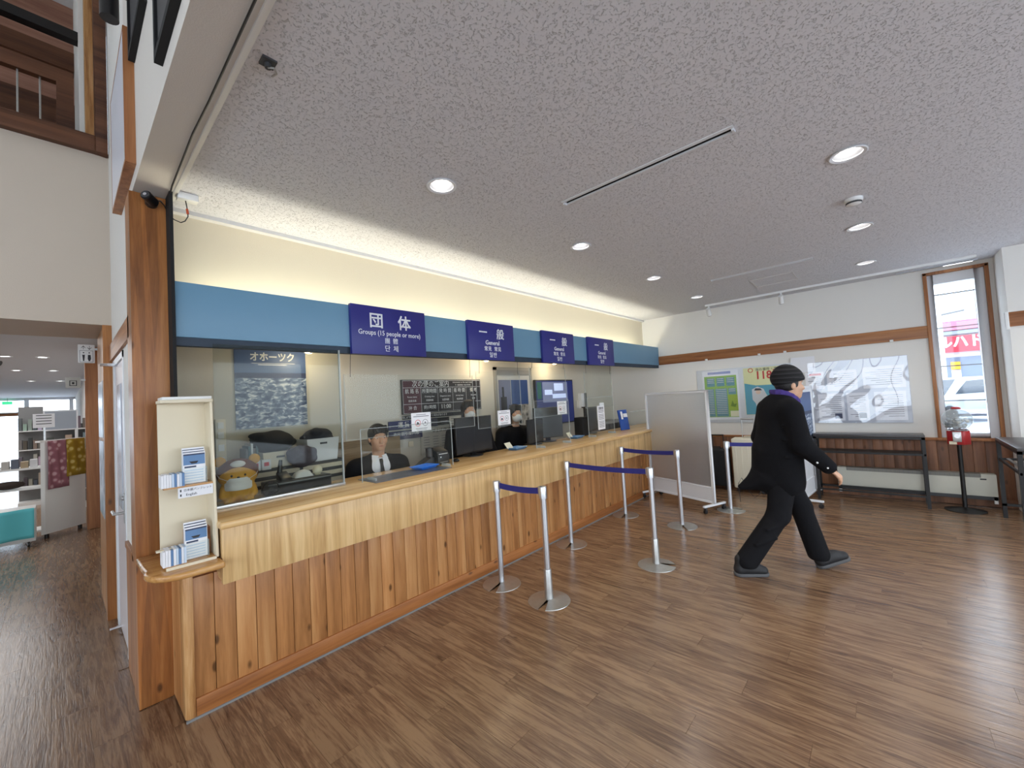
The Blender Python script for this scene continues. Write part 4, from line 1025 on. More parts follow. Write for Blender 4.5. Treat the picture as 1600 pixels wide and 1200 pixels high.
def office():
    p = B(.975, 1.545, 3.992, 3.996, 1.455, 2.26).out('sea_poster', sea_poster_mat(), None); tag(p, 'large blue drift ice poster on the office back wall', 'poster')
    text('オホーツク', .085, M['sign_text'], p, (1.27, 3.991, 2.065), bold=.002, sx=.86)
    printed('underline', M['sign_text'], p, [(1.1, 1.45, 2.012, 2.016), (1.15, 1.38, 1.998, 2.004)], '-y', 3.992)
    # next departure board
    b = thing('departure_board', 'black and maroon next departure board on the office back wall', 'notice board', (3.14, 3.98, 1.46))
    board = B(2.55, 3.75, 3.97, 3.995, 1.475, 1.865).out('board', plain('board_black', lin(26,22,26), .35), b)
    mar = plain('board_maroon', lin(74,30,44), .4)
    m = MB(); m.box(2.562, 2.8, 3.967, 3.97, 1.485, 1.855); m.out('maroon_panel', mar, b)
    rows = [(2.56, 3.74, 1.852, 1.856), (2.56, 3.74, 1.772, 1.776), (2.56, 3.74, 1.585, 1.589), (2.56, 3.74, 1.484, 1.487), (2.56, 2.563, 1.485, 1.855), (3.737, 3.74, 1.485, 1.855)]
    for x in (2.80, 3.04, 3.27, 3.49): rows.append((x, x+.003, 1.487, 1.775))
    printed('grid_lines', M['white_text'], b, rows, '-y', 3.9665)
    y = 3.965; T = M['white_text']
    text('次の便のご案内', .084, T, b, (2.95, y, 1.812), bold=.0, sx=.92); text('Information on the next cruise', .026, T, b, (3.44, y, 1.832)); text('下一航班資訊  다음 편 안내', .022, T, b, (3.44, y, 1.797))
    for x, a, e, c in ((2.68, '航 路 名', 'Route name', '航路名稱'), (2.92, '所要時間', 'Cruising time', '所需時間'), (3.155, '発 時 間', 'Departure time', '出發時間'), (3.38, '着 時 間', 'Arrival time', '到達時間'), (3.615, '備 考', 'Remarks', '備考')):
        text(a, .058, T, b, (x, y, 1.73), bold=.0, sx=.9); text(e, .026, T, b, (x, y, 1.668)); text(c, .026, T, b, (x, y, 1.622))
    text('沖 合', .05, T, b, (2.68, y, 1.54)); text('約1時間', .05, T, b, (2.92, y, 1.54)); text('11:00', .07, T, b, (3.155, y, 1.54), bold=.001)
    s = B(2.555, 3.4, 3.975, 3.995, 1.42, 1.465).out('notice_strip', M['black'], None); tag(s, 'narrow black notice strip right under the departure board', 'notice')
    text('状況により所要時間に多少変更する場合があります', .034, T, s, (2.84, 3.974, 1.443), sx=.86)
    f = B(2.375, 3.02, 3.975, 3.995, 1.315, 1.41).out('fare_sign', plain('fare_blue', lin(52,60,104), .5), None); tag(f, 'blue fare table heading plate under the departure board', 'sign')
    text('運 賃 表', .065, T, f, (2.6, 3.974, 1.362), bold=.0008)
    f = B(2.375, 2.8, 3.975, 3.995, 1.205, 1.30).out('fare_sign', plain('fare_blue_dark', lin(46,54,92), .5), None); tag(f, 'lower blue plate of the fare table', 'sign')
    text('市民割引案内板', .048, T, f, (2.59, 3.974, 1.26)); printed('print_lines', M['grey_ink'], f, [(2.4, 2.77, 1.225, 1.231), (2.4, 2.77, 1.212, 1.217)], '-y', 3.975)
    f = B(2.9, 3.2, 3.975, 3.995, 1.32, 1.41).out('price_plate', M['black'], None); tag(f, 'small black price plate with a ship outline', 'sign')
    printed('print_lines', M['grey_ink'], f, [(2.92, 3.03, 1.39-i*.02, 1.395-i*.02) for i in range(4)], '-y', 3.975)
    MB().prism([(3.06, 1.37), (3.18, 1.37), (3.16, 1.355), (3.08, 1.355)], 3.9742, 3.9748, 'y').out('ship_icon', M['grey_ink'], f)
    f = B(3.21, 3.46, 3.975, 3.995, 1.05, 1.405).out('price_list', plain('list_paper', lin(206,204,196), .7), None); tag(f, 'grey paper price list partly hidden by the monitor', 'notice')
    printed('print_lines', M['ink'], f, [(3.23, 3.44, 1.38-i*.028, 1.386-i*.028) for i in range(11)], '-y', 3.975)
    f = B(2.78, 3.2, 3.98, 3.995, 1.0, 1.3).out('price_list', plain('list_grey', lin(186,184,176), .7), None); tag(f, 'wide grey paper price list above the printer', 'notice')
    text('以上は1割引', .05, M['ink'], f, (3.08, 3.979, 1.26)); printed('print_lines', M['grey_ink'], f, [(2.82+j*.13, 2.9+j*.13, 1.19-i*.03, 1.197-i*.03) for i in range(5) for j in range(3)], '-y', 3.98)
    f = B(2.62, 2.68, 3.985, 3.995, 1.11, 1.17).out('light_switch', M['cream'], None, bevel=.003); tag(f, 'cream wall switch beside the clerk', 'switch')
    # wooden dado behind clerk
    struct(B(1.72, 2.5, 3.97, 4.0, .0, 1.25).out('wall_office_dado', wood('office_dado', lin(120,100,74), lin(150,128,98), lin(168,146,116), 'x', 1.5, .5)), 'brown timber dado on the wall behind the clerk')
    # door
    dm = plain('office_door', lin(196,194,188), .5)
    d = MB(); d.box(4.03, 4.07, 3.965, 4.0, 0, 2.04); d.box(4.79, 4.83, 3.965, 4.0, 0, 2.04); d.box(4.03, 4.83, 3.965, 4.0, 2.0, 2.04)
    door = struct(d.out('door_2', plain('door_frame_grey', lin(150,148,142), .5)), 'pale office door covered with pictures')
    B(4.07, 4.79, 3.975, 3.998, .01, 2.0).out('door_leaf', dm, door); B(4.07, 4.79, 3.96, 3.977, 1.93, 2.0).out('door_closer', M['grey'], door)
    MB().ball((4.74, 3.95, 1.1), .02).cyl((4.74, 3.975, 1.1), (4.74, 3.95, 1.1), .009, n=8).out('door_knob', M['chrome'], door, True)
    k = N('rocky_shore_print'); vo = k.n('ShaderNodeTexVoronoi', i_Scale=16.0); k.l(k.coord((1,1,1), False), vo.inputs['Vector'])
    r = k.ramp([(.1, lin(70,70,66)), (.4, lin(150,146,136)), (.8, lin(206,202,190))]); k.l(vo.outputs['Distance'], r.inputs[0]); k.l(r.outputs[0], k.b.inputs['Base Color'])
    q = B(4.36, 4.72, 3.969, 3.974, 1.1, 1.86).out('shore_poster', plain('poster_sea_blue', lin(44,74,128), .4), None); tag(q, 'blue sea and pale rocks poster on the office door', 'poster')
    B(4.36, 4.72, 3.9675, 3.9692, 1.1, 1.5).out('rock_print', k.m, q)
    q = B(4.1, 4.345, 3.969, 3.974, 1.2, 1.86).out('photo_sheet', plain('photo_dusk', lin(112,116,140), .4), None); tag(q, 'narrow dusky photo sheet on the office door', 'poster')
    printed('dark_print', M['ink'], q, [(4.13, 4.25, 1.32, 1.62), (4.16, 4.2, 1.62, 1.76), (4.29, 4.32, 1.35, 1.5)], '-y', 3.969)
    # wall screen
    t = thing('wall_screen', 'large blue lit information screen on the office wall', 'screen', (5.4, 3.96, 1.13))
    B(4.88, 5.9, 3.95, 3.99, 1.14, 1.86).out('bezel', M['black'], t, bevel=.006)
    sc = emit('screen_blue', lin(22,34,84), .8); B(4.9, 5.88, 3.947, 3.9505, 1.16, 1.84).out('display', sc, t)
    B(4.92, 5.02, 3.944, 3.947, 1.56, 1.82).out('green_block', emit('screen_green', lin(20,70,60), .7), t)
    B(5.05, 5.72, 3.944, 3.947, 1.5, 1.82).out('map_block', emit('screen_map', lin(92,100,130), .8), t)
    printed('map_shapes', emit('screen_light', lin(176,190,226), .8), t, [(5.1, 5.3, 1.62, 1.7), (5.35, 5.6, 1.68, 1.8), (5.3, 5.68, 1.56, 1.63)], '-y', 3.944)
    # card reader / time clock and cabinet at the end
    t = thing('time_clock', 'white and black wall time clock near the office corner', 'clock device', (6.18, 3.95, 1.4))
    B(6.1, 6.2, 3.92, 3.995, 1.38, 1.62).out('case', M['white'], t, bevel=.006); B(6.2, 6.27, 3.92, 3.995, 1.36, 1.62).out('card_slot', M['black'], t); B(6.05, 6.1, 3.94, 3.995, 1.36, 1.5).out('side_box', M['white'], t)
    t = thing('filing_cabinet', 'grey filing cabinet against the office back wall', 'cabinet', (6.5, 3.75, 0))
    B(6.1, 7.0, 3.6, 3.97, .0, 1.1).out('body', M['grey'], t, bevel=.004)
    for i in range(3): 
        d = B(6.12+i*.295, 6.4+i*.295, 3.592, 3.6, .05, 1.06).out('door', M['dark_grey'], t); B(6.37+i*.295, 6.38+i*.295, 3.582, 3.592, .6, .75).out('handle', M['steel'], d)
    # shelves with bins behind the glass
    t = thing('drawer_unit', 'low white slatted drawer unit behind the till', 'drawers', (1.3, 3.85, 0))
    B(1.0, 1.74, 3.72, 3.98, .0, 1.13).out('carcass', M['dark_grey'], t)
    for i in range(7):
        for j in range(2): B(1.015+j*.37, 1.355+j*.37, 3.705, 3.722, 1.07-i*.065, 1.105-i*.065).out('drawer', M['cream'], t)
    def bin_(lab, x0, x1, z0, z1, mat, y0=3.7, y1=3.95):
        t = thing('storage_bin', lab, 'bin', ((x0+x1)/2, (y0+y1)/2, z0), group='bins on the office shelf')
        m = MB(); cx, cy = (x0+x1)/2, (y0+y1)/2
        ring = lambda s_, z: [(cx+(x-cx)*s_, cy+(y-cy)*s_, z) for x, y in ((x0,y0),(x1,y0),(x1,y1),(x0,y1))]
        vs = ring(.88, z0)+ring(1, z1)+ring(.96, z1)+ring(.85, z0+.01)
        fs = [(3,2,1,0), (12,13,14,15)]
        for i in range(4):
            j = (i+1) % 4; fs += [(i, j, 4+j, 4+i), (4+i, 4+j, 8+j, 8+i), (8+i, 8+j, 12+j, 12+i)]
        m.add(vs, fs).out('tub', mat, t)
        B(cx-.03, cx+.03, y0-.004, y0+.012, z1-.05, z1-.035).out('handle_slot', M['dark_grey'], t)
        return t
    bin_('white plastic tub heaped with dark cloth near the poster', 1.42, 1.7, 1.132, 1.33, M['white'])
    bin_('pale tub holding dark bags under the sea poster', 1.08, 1.34, 1.132, 1.26, M['cream'])
    def lump(name, lab, cat, c, r, mat, seed, n=9):
        rr = random.Random(seed); s = SDF((c[0]-r[0]*1.5, c[1]-r[1]*1.5, c[2]-r[2]*1.4), (c[0]+r[0]*1.5, c[1]+r[1]*1.5, c[2]+r[2]*1.5), .009)
        s.ell(c, (r[0]*.8, r[1]*.8, r[2]*.8))
        for i in range(n): s.ell((c[0]+rr.uniform(-.6,.6)*r[0], c[1]+rr.uniform(-.6,.6)*r[1], c[2]+rr.uniform(-.4,.6)*r[2]), (r[0]*rr.uniform(.2,.45), r[1]*rr.uniform(.3,.5), r[2]*rr.uniform(.2,.45)), k=.015)
        return tag(s.out(name, mat), lab, cat)
    dk = plain('dark_cloth', lin(52,54,62), .9, noise=.25, nscale=20); dm2 = plain('dark_print_cloth', lin(70,62,72), .9, noise=.4, nscale=30)
    lump('cloth_heap', 'heap of dark clothing in the white tub', 'clothes', (1.56, 3.82, 1.345), (.16, .12, .09), dk, 3)
    lump('black_bag', 'large soft black bag on the pale tub', 'bag', (1.2, 3.83, 1.33), (.2, .13, .12), plain('bag_black', lin(34,34,38), .8), 5)
    lump('plum_cloth', 'plum patterned cloth bundle below the black bag', 'cloth', (1.36, 3.66, 1.2), (.13, .05, .12), dm2, 8)
    for i in range(5):
        x = .985+i*.018
        b = B(x, x+.014, 3.78, 3.95, 1.132, 1.3+.02*(i % 3)).out('file_binder', (M['grey'], plain('binder_teal', lin(96,120,122), .6), M['white'])[i % 3]); tag(b, ('slim grey binder at the start of the file row', 'slim teal binder second in the file row', 'white binder in the middle of the file row', 'slim grey binder fourth in the file row', 'teal binder at the end of the file row')[i], 'binder', 'binders beside the black bag')
    for i in range(2):
        b = B(.985+i*.075, 1.05+i*.075, 3.66, 3.71, 1.13, 1.21).out('medicine_box', M['white']); tag(b, 'small white and red carton, %s of the pair' % ('first' if i == 0 else 'second'), 'box', 'small cartons'); B(1.0+i*.075, 1.035+i*.075, 3.658, 3.66, 1.16, 1.19).out('red_print', M['red_ink'], b)
    t = thing('wall_socket_strip', 'pale vertical panel of wall switches behind the rack', 'switch panel', (.9, 3.99, 1.2))
    B(.83, .9, 3.975, 3.998, 1.17, 1.55).out('panel', M['cream'], t, bevel=.004)
    for z in (1.22, 1.32, 1.42, 1.5): B(.845, .885, 3.968, 3.976, z-.025, z+.025).out('switch', M['white'], t)
    # chairs
    def chair(lab, x, y):
        t = thing('office_chair', lab, 'chair', (x, y, 0), group='office chairs')
        MB().lathe([(0, .44), (.22, .44), (.23, .47), (.2, .5), (0, .505)], (x, y, 0), 24).out('seat', M['matt_black'], t, True)
        MB().cyl((x, y, .08), (x, y, .44), .025, n=12).out('gas_column', M['black_metal'], t)
        MB().grid(lambda u, v: (x-.2+.4*u, y+.2-.06*math.sin(PI*u), .62+v*.42), 8, 4).grid(lambda u, v: (x-.2+.4*u, y+.225-.06*math.sin(PI*u), .62+v*.42), 8, 4).out('backrest', M['matt_black'], t, True)
        B(x-.03, x+.03, y+.17, y+.2, .44, .75).out('back_bracket', M['black_metal'], t)
        for i in range(5):
            a = 2*PI*i/5; q = (x+.24*math.cos(a), y+.24*math.sin(a)); l = MB().tube([(x, y, .1), (q[0], q[1], .07)], .018, 8).out('leg', M['black_metal'], t)
            MB().ball((q[0], q[1], .03), .03, 10, 8).out('caster', M['black'], l, True)
    chair('black office chair under the seated male clerk', 2.0, 3.56); chair('black office chair under the first masked woman', 3.2, 3.62); chair('black office chair under the second masked woman', 4.05, 3.66)
    # office lamps hung from the fascia underside
    lm = emit('warm_bulb', (1, .72, .34, 1), 22)
    for (x, y, z), lab in zip(((1.5, 3.78, 2.1), (3.72, 3.8, 2.1), (5.2, 3.8, 2.1)), ('warm spotlight beside the sea poster', 'warm spotlight beside the first General sign', 'warm spotlight above the wall screen')):
        t = thing('warm_spotlight', lab, 'spotlight', (x, y, z), group='warm office spotlights')
        MB().cyl((x, y, z+.1), (x, y, z+.05), .01, n=8).out('stem', M['white'], t); MB().cyl((x, y, z+.06), (x-.02, y-.02, z), .022, .034, 16, False).out('shade', M['white'], t, True)
        MB().ball((x-.019, y-.019, z+.004), .02, 12, 8).out('bulb', lm, t, True)
        d = bpy.data.lights.new('warm_glow', 'POINT'); d.energy = 5; d.color = (1, .82, .55); d.shadow_soft_size = .03
        l = link(bpy.data.objects.new('warm_glow', d)); l.parent = t; l.location = (-.03, -.04, -.05)
office()
# ------------------------------------------------------------------ people
def skin_mat(name, col):
    k = N(name); k.b.inputs['Base Color'].default_value = col; k.b.inputs['Roughness'].default_value = .5
    k.b.inputs['Subsurface Weight'].default_value = .08; k.b.inputs['Subsurface Radius'].default_value = (.02, .008, .005); k.b.inputs['Subsurface Scale'].default_value = .5
    nz = k.n('ShaderNodeTexNoise', i_Scale=25.0, i_Detail=3.0); k.l(k.coord((1,1,1), False), nz.inputs['Vector'])
    r = k.ramp([(.3, tuple(v*.88 for v in col[:3])+(1,)), (.7, tuple(min(1, v*1.08) for v in col[:3])+(1,))]); k.l(nz.outputs['Fac'], r.inputs[0]); k.l(r.outputs[0], k.b.inputs['Base Color'])
    return k.m
SKIN = skin_mat('skin', lin(206,160,130)); HAIR = plain('black_hair', lin(22,19,18), .45, bump=.6, bscale=120); LIP = plain('lips', lin(170,104,92), .5)
COATM = plain('black_wool', lin(20,20,23), .92, spec=.15, bump=.35, bscale=220); TROUS = plain('black_trousers', lin(24,24,27), .9, spec=.15, bump=.25, bscale=160)
SUIT = plain('black_suit', lin(20,20,24), .8, spec=.2, bump=.2, bscale=260); SHIRT = plain('white_shirt', lin(232,233,238), .75); TIE = plain('black_tie', lin(14,14,17), .5)

def head_sdf(s, c, k=.018, scale=1.0, ears=True):
    """head with face towards +x: c = centre of the skull at eye height"""
    x, y, z = c; q = scale
    s.ell((x-.012*q, y, z+.03*q), (.096*q, .077*q, .092*q), k=k)              # skull
    s.ell((x+.016*q, y, z-.045*q), (.072*q, .066*q, .078*q), k=.03)           # face and jaw
    s.ell((x+.052*q, y, z-.102*q), (.026*q, .026*q, .018*q), k=.03)           # chin
    s.cap((x+.082*q, y, z+.005*q), (x+.102*q, y, z-.036*q), .008*q, .013*q, k=.012)   # nose
    s.ell((x+.094*q, y, z-.04*q), (.011*q, .017*q, .009*q), k=.008)           # nostrils
    s.ell((x+.078*q, y, z-.071*q), (.011*q, .024*q, .009*q), k=.01)           # mouth
    s.ell((x+.074*q, y, z+.024*q), (.016*q, .05*q, .008*q), k=.015)           # brow ridge
    for sg in (-1, 1):
        s.ell((x+.088*q, y+sg*.032*q, z+.001*q), (.014*q, .016*q, .010*q), k=.01, op='-')   # sockets
        s.ell((x+.06*q, y+sg*.042*q, z-.03*q), (.026*q, .022*q, .02*q), k=.02)              # cheek bones
        if ears: s.ell((x-.012*q, y+sg*.078*q, z-.012*q), (.02*q, .009*q, .032*q), k=.006)
def face_parts(t, c, q=1.0, look=0.0, open_=1.0):
    x, y, z = c
    for sg in (-1, 1):
        MB().ball((x+.076*q, y+sg*.032*q, z+.001*q), (.009*q, .013*q, .0065*q*open_), 14, 8).out('eye', M['white'], t, True)
        MB().ball((x+.0825*q, y+sg*.032*q+look, z+.0005*q), (.0035*q, .0062*q, .0058*q*open_), 12, 8).out('iris', M['black'], t, True)
        MB().tube([(x+.080*q, y+sg*.016*q, z+.021*q), (x+.082*q, y+sg*.034*q, z+.026*q), (x+.068*q, y+sg*.052*q, z+.02*q)], [.003*q, .0038*q, .002*q], 8).out('eyebrow', HAIR, t, True)
def lips(t, c, q=1.0):
    x, y, z = c
    MB().ball((x+.087*q, y, z-.0705*q), (.0045*q, .021*q, .0042*q), 14, 8).out('lips', LIP, t, True)

def hand_sdf(s, w, d, palm_n, thumb, L=.19, curl=.5):
    """palm from wrist w along d; palm_n = direction the palm faces; thumb = side direction of the thumb"""
    w = Vector(w); d = Vector(d).normalized(); n = Vector(palm_n).normalized(); u = Vector(thumb).normalized()
    pc = w+d*L*.25
    s.cap(w, w+d*L*.42, .026, .031, k=.012, flat=(tuple(n), .5))
    for i, (off, ln) in enumerate(((.024, .40), (.008, .46), (-.008, .43), (-.023, .34))):
        b = w+d*L*.45+u*off; l = L*ln
        p1 = b+(d*math.cos(curl*.6)+n*math.sin(curl*.6))*l*.48; p2 = p1+(d*math.cos(curl*1.5)+n*math.sin(curl*1.5))*l*.32; p3 = p2+(d*math.cos(curl*2.3)+n*math.sin(curl*2.3))*l*.25
        s.cap(b-d*.02, p1, .0095, .009, k=.005); s.cap(p1, p2, .0088, .0082, k=.003); s.cap(p2, p3, .0082, .007, k=.003)
    tb = w+d*L*.14+u*.022; t1 = tb+(d*.75+u*.6+n*.25).normalized()*L*.22; t2 = t1+(d*.95+u*.15+n*.3).normalized()*L*.16
    s.cap(tb-u*.012, t1, .013, .0105, k=.012); s.cap(t1, t2, .0105, .008, k=.003)

def walking_man():
    fwd = (.565, -.825); rz = math.atan2(fwd[1], fwd[0])
    t = thing('person', 'man in black coat, striped beanie and purple scarf walking past the notices', 'person', (4.095, .71, 0), rz, local=True)
    hc = (.135, 0, 1.565)
    s = SDF((-.62,-.42,.03), (.62,.42,1.76), .0075)
    head_sdf(s, hc)
    s.cap((.06,0,1.36), (.11,0,1.48), .062, .056, k=.03)
    s.cap((.0,0,.95), (.04,0,1.3), .13, .15, k=.05, flat=((1,0,0), .65)); s.cap((.045,-.14,1.36), (.045,.14,1.36), .07, .07, k=.06)
    # arms: right swings forward, left swings back
    s.cap((.04,-.19,1.36), (.07,-.23,1.09), .048, .042); s.cap((.07,-.23,1.09), (.265,-.225,.885), .04, .028)
    s.cap((.04,.19,1.36), (-.02,.24,1.1), .048, .042); s.cap((-.02,.24,1.1), (.06,.24,.87), .04, .028)
    hand_sdf(s, (.27,-.225,.88), (.62,.05,-.6), (-.5,.55,-.55), (.45,.75,.4), .175, .55)
    hand_sdf(s, (.063,.24,.865), (.25,0,-.95), (.2,-.9,0), (.9,.1,.2), .175, .55)
    # legs inside the trousers
    s.cap((0,-.09,.92), (-.08,-.085,.5), .09, .06, k=.05); s.cap((-.08,-.085,.5), (-.37,-.075,.1), .055, .04)
    s.cap((0,.09,.92), (.19,.085,.52), .09, .06, k=.05); s.cap((.19,.085,.52), (.29,.075,.1), .055, .04)
    body = s.out('body', SKIN, t)
    face_parts(t, hc); lips(t, hc)
    h = SDF((-.1,-.14,1.42), (.26,.14,1.76), .006); x, y, z = hc
    h.ell((x-.02, 0, z+.012), (.1, .083, .09), k=0); h.plane((x+.03, 0, z-.03), (-1, 0, .15), op='-'); 
    h.out('hair', HAIR, t)
    # beanie: ribbed dome with turned-up brim
    bk = N('striped_knit'); wv = bk.n('ShaderNodeTexWave', wave_type='BANDS', bands_direction='Z', i_Scale=9.0, i_Distortion=1.2, i_Detail=1.0); bk.l(bk.coord((1,1,1), False), wv.inputs['Vector'])
    r = bk.ramp([(.7, lin(18,17,19)), (1.0, lin(46,45,48))]); bk.l(wv.outputs['Fac'], r.inputs[0]); bk.l(r.outputs[0], bk.b.inputs['Base Color']); bk.b.inputs['Roughness'].default_value = .95
    bp = bk.n('ShaderNodeBump', i_Strength=.45, i_Distance=.01); bk.l(wv.outputs['Fac'], bp.inputs['Height']); bk.l(bp.outputs[0], bk.b.inputs['Normal'])
    b = SDF((-.05,-.15,1.5), (.32,.15,1.78), .006)
    b.ell((x-.012,0,z+.055), (.117,.1,.108)); b.ell((x-.05,0,z+.06), (.09,.09,.08), k=.04); b.ell((x-.03,0,z+.115), (.06,.055,.05), k=.05)
    b.plane((x, 0, z+.018), (-.16, 0, 1), op='-', k=.004)
    for a in range(3): pass
    b.cap((x-.1,0,z+.0), (x-.1,0,z+.0), .001, k=0)
    b.out('beanie', bk.m, t)
    m = MB().lathe([(.098, -.004), (.113, -.006), (.119, .008), (.117, .03), (.106, .036), (.098, .03)], (0,0,0), 40)
    ca, sa = math.cos(-.15), math.sin(-.15)
    m.v = [((p[0]*1.0)*ca+p[2]*sa+x-.006, p[1]*.88, -p[0]*sa*1.0+p[2]*ca+z+.026) for p in m.v]
    m.out('beanie_brim', bk.m, t, True)
    # scarf
    sc = plain('purple_scarf', lin(66,48,122), .85, noise=.25, nscale=30, bump=.5, bscale=90)
    f = SDF((-.1,-.17,1.3), (.27,.17,1.53), .007)
    for i in range(14):
        a0, a1 = 2*PI*i/14, 2*PI*(i+1)/14
        P_ = lambda a: (.085+.082*math.cos(a), .08*math.sin(a), 1.468-.045*math.cos(a)+.004*math.sin(3*a))
        f.cap(P_(a0), P_(a1), .026, .026, k=.01, flat=((0,0,1), 1.25))
    f.cap((.15,.02,1.42), (.165,.02,1.33), .03, .026, k=.02); f.out('scarf', sc, t)
    # coat
    c = SDF((-.66,-.42,.55), (.5,.42,1.5), .0085)
    c.cap((.01,0,.78), (.015,0,1.1), .205, .195, k=.05, flat=((1,0,0), .78)); c.cap((.015,0,1.1), (.035,0,1.3), .2, .2, k=.06, flat=((1,0,0), .78))
    c.cap((.035,-.15,1.36), (.035,.15,1.36), .085, .085, k=.07); c.cap((.05,0,1.38), (.075,0,1.43), .1, .088, k=.04)
    c.cap((-.06,0,.98), (-.14,.02,.74), .15, .11, k=.08, flat=((.6,0,.8), .8)); c.cap((-.12,.02,.76), (-.315,.05,.635), .13, .035, k=.05, flat=((.35,0,.94), .62))
    c.cap((.03,-.2,1.36), (.06,-.245,1.09), .082, .075, k=.04); c.cap((.06,-.245,1.09), (.25,-.228,.905), .075, .056, k=.03)
    c.cap((.03,.2,1.36), (-.02,.25,1.1), .082, .075, k=.04); c.cap((-.02,.25,1.1), (.055,.242,.885), .075, .056, k=.03)
    for z0, a in ((.98, .3), (1.13, -.4), (1.24, .2)): c.cap((-.12,-.21,z0), (.12,-.22,z0+.05*a), .004, .004, k=.03)
    c.ell((.27,-.226,.886), (.03,.034,.034), k=.004, op='-'); c.ell((.066,.242,.862), (.036,.036,.03), k=.004, op='-')
    c.plane((.0,0,.665), (-.2,0,1), op='-', k=.01)  # hem lower at the back
    co = c.out('coat', COATM, t)
    MB().tube([(.192,.012,1.36), (.183,.012,1.2), (.18,.012,1.05), (.182,.012,.86)], .004, 6).out('front_seam', M['black'], t)
    for z0, xx in ((1.2, .18), (.98, .176)): MB().ball((xx+.012,-.02,z0), (.006,.009,.009), 10, 8).out('coat_button', M['white'], t, True)
    MB().ball((.14,-.292,.95), (.008,.008,.008), 10, 8).out('cuff_button', M['white'], t, True); MB().ball((.215,-.285,.905), (.007,.006,.007), 10, 8).out('cuff_button', M['white'], t, True)
    # trousers
    p = SDF((-.5,-.25,.05), (.48,.25,1.02), .0085)
    p.cap((0,-.075,.9), (-.075,-.085,.5), .11, .084, k=.05); p.cap((-.075,-.085,.5), (-.345,-.075,.12), .08, .084, k=.03)
    p.cap((0,.075,.9), (.18,.085,.52), .11, .084, k=.05); p.cap((.18,.085,.52), (.285,.075,.12), .08, .082, k=.03)
    for q0, q1 in (((-.2,-.16,.4), (-.05,-.16,.46)), ((-.3,-.16,.28), (-.14,-.17,.33))): p.cap(q0, q1, .008, .008, k=.03)
    p.plane((0,0,.075), (0,0,1.0), op='-', k=.004)
    p.out('trousers', TROUS, t)
    # shoes
    shoem = plain('dark_shoe', lin(28,28,31), .6, bump=.3, bscale=200); sole = plain('grey_sole', lin(86,86,88), .7)
    def shoe(pts, heel, toe, tilt):
        sh = SDF((-.2,-.08,-.01), (.2,.08,.18), .006)
        sh.cap((-.085,0,.052), (.09,0,.042), .043, .042, k=.02, flat=((0,0,1), .85)); sh.cap((-.08,0,.06), (-.075,0,.13), .042, .045, k=.03); sh.ell((.0,0,.075), (.08,.036,.04), k=.03)
        sh.plane((0,0,.022), (0,0,1), op='-', k=.003)
        S2 = SDF((-.2,-.08,-.01), (.2,.08,.06), .006); S2.cap((-.085,0,.02), (.092,0,.018), .049, .046, k=.01); S2.plane((0,0,.0), (0,0,1), op='-', k=.003); S2.plane((0,0,.027), (0,0,-1), op='-', k=.003)
        o = place('shoe', sh.mesh('shoe', shoem), (0,0,0), t); so = place('sole', S2.mesh('sole', sole), (0,0,0), o)
        o.location = pts; o.rotation_euler = (0, tilt, 0)
        for i in range(4): MB().tube([(.0+.018*i, -.028, .108-.011*i), (.005+.018*i, 0, .115-.012*i), (.0+.018*i, .028, .108-.011*i)], .003, 6).out('lace', M['dark_grey'], o)
        return o
    shoe((-.32, -.075, .0), 0, 0, .0); shoe((.395, .075, .034), 0, 0, -.3)
walking_man()

def hair_cap(t, c, q, style):
    x, y, z = c; s = SDF((x-.2,y-.16,z-.3), (x+.17,y+.16,z+.18), .006)
    s.ell((x-.016*q, y, z+.04*q), (.107*q, .09*q, .094*q))
    if style == 'short':
        s.ell((x-.05*q, y, z-.02*q), (.07*q, .082*q, .07*q), k=.02)
        s.ell((x+.085*q, y, z-.04*q), (.085*q, .074*q, .088*q), k=.012, op='-')
        for i in range(5): s.cap((x+.06*q, y+(i-2)*.026, z+.1*q), (x+.09*q-.004*abs(i-2), y+(i-2)*.03+.008, z+.055*q-.004*(i % 2)), .018, .008, k=.01)
    else:
        for sg in (-1, 1): s.cap((x-.005, y+sg*.07, z+.03), (x-.01, y+sg*.082, z-.12), .03, .022, k=.03, flat=((0,1,0), .7))
        s.ell((x-.07*q, y, z-.05*q), (.055*q, .08*q, .11*q), k=.03)
        s.ell((x+.09*q, y, z-.05*q), (.085*q, .062*q, .095*q), k=.012, op='-')
        for i in range(5): s.cap((x+.05*q, y+(i-2)*.028, z+.1*q), (x+.088*q-.005*abs(i-2), y+(i-2)*.03, z+.045*q), .016, .008, k=.01)
    return s.out('hair', HAIR, t)
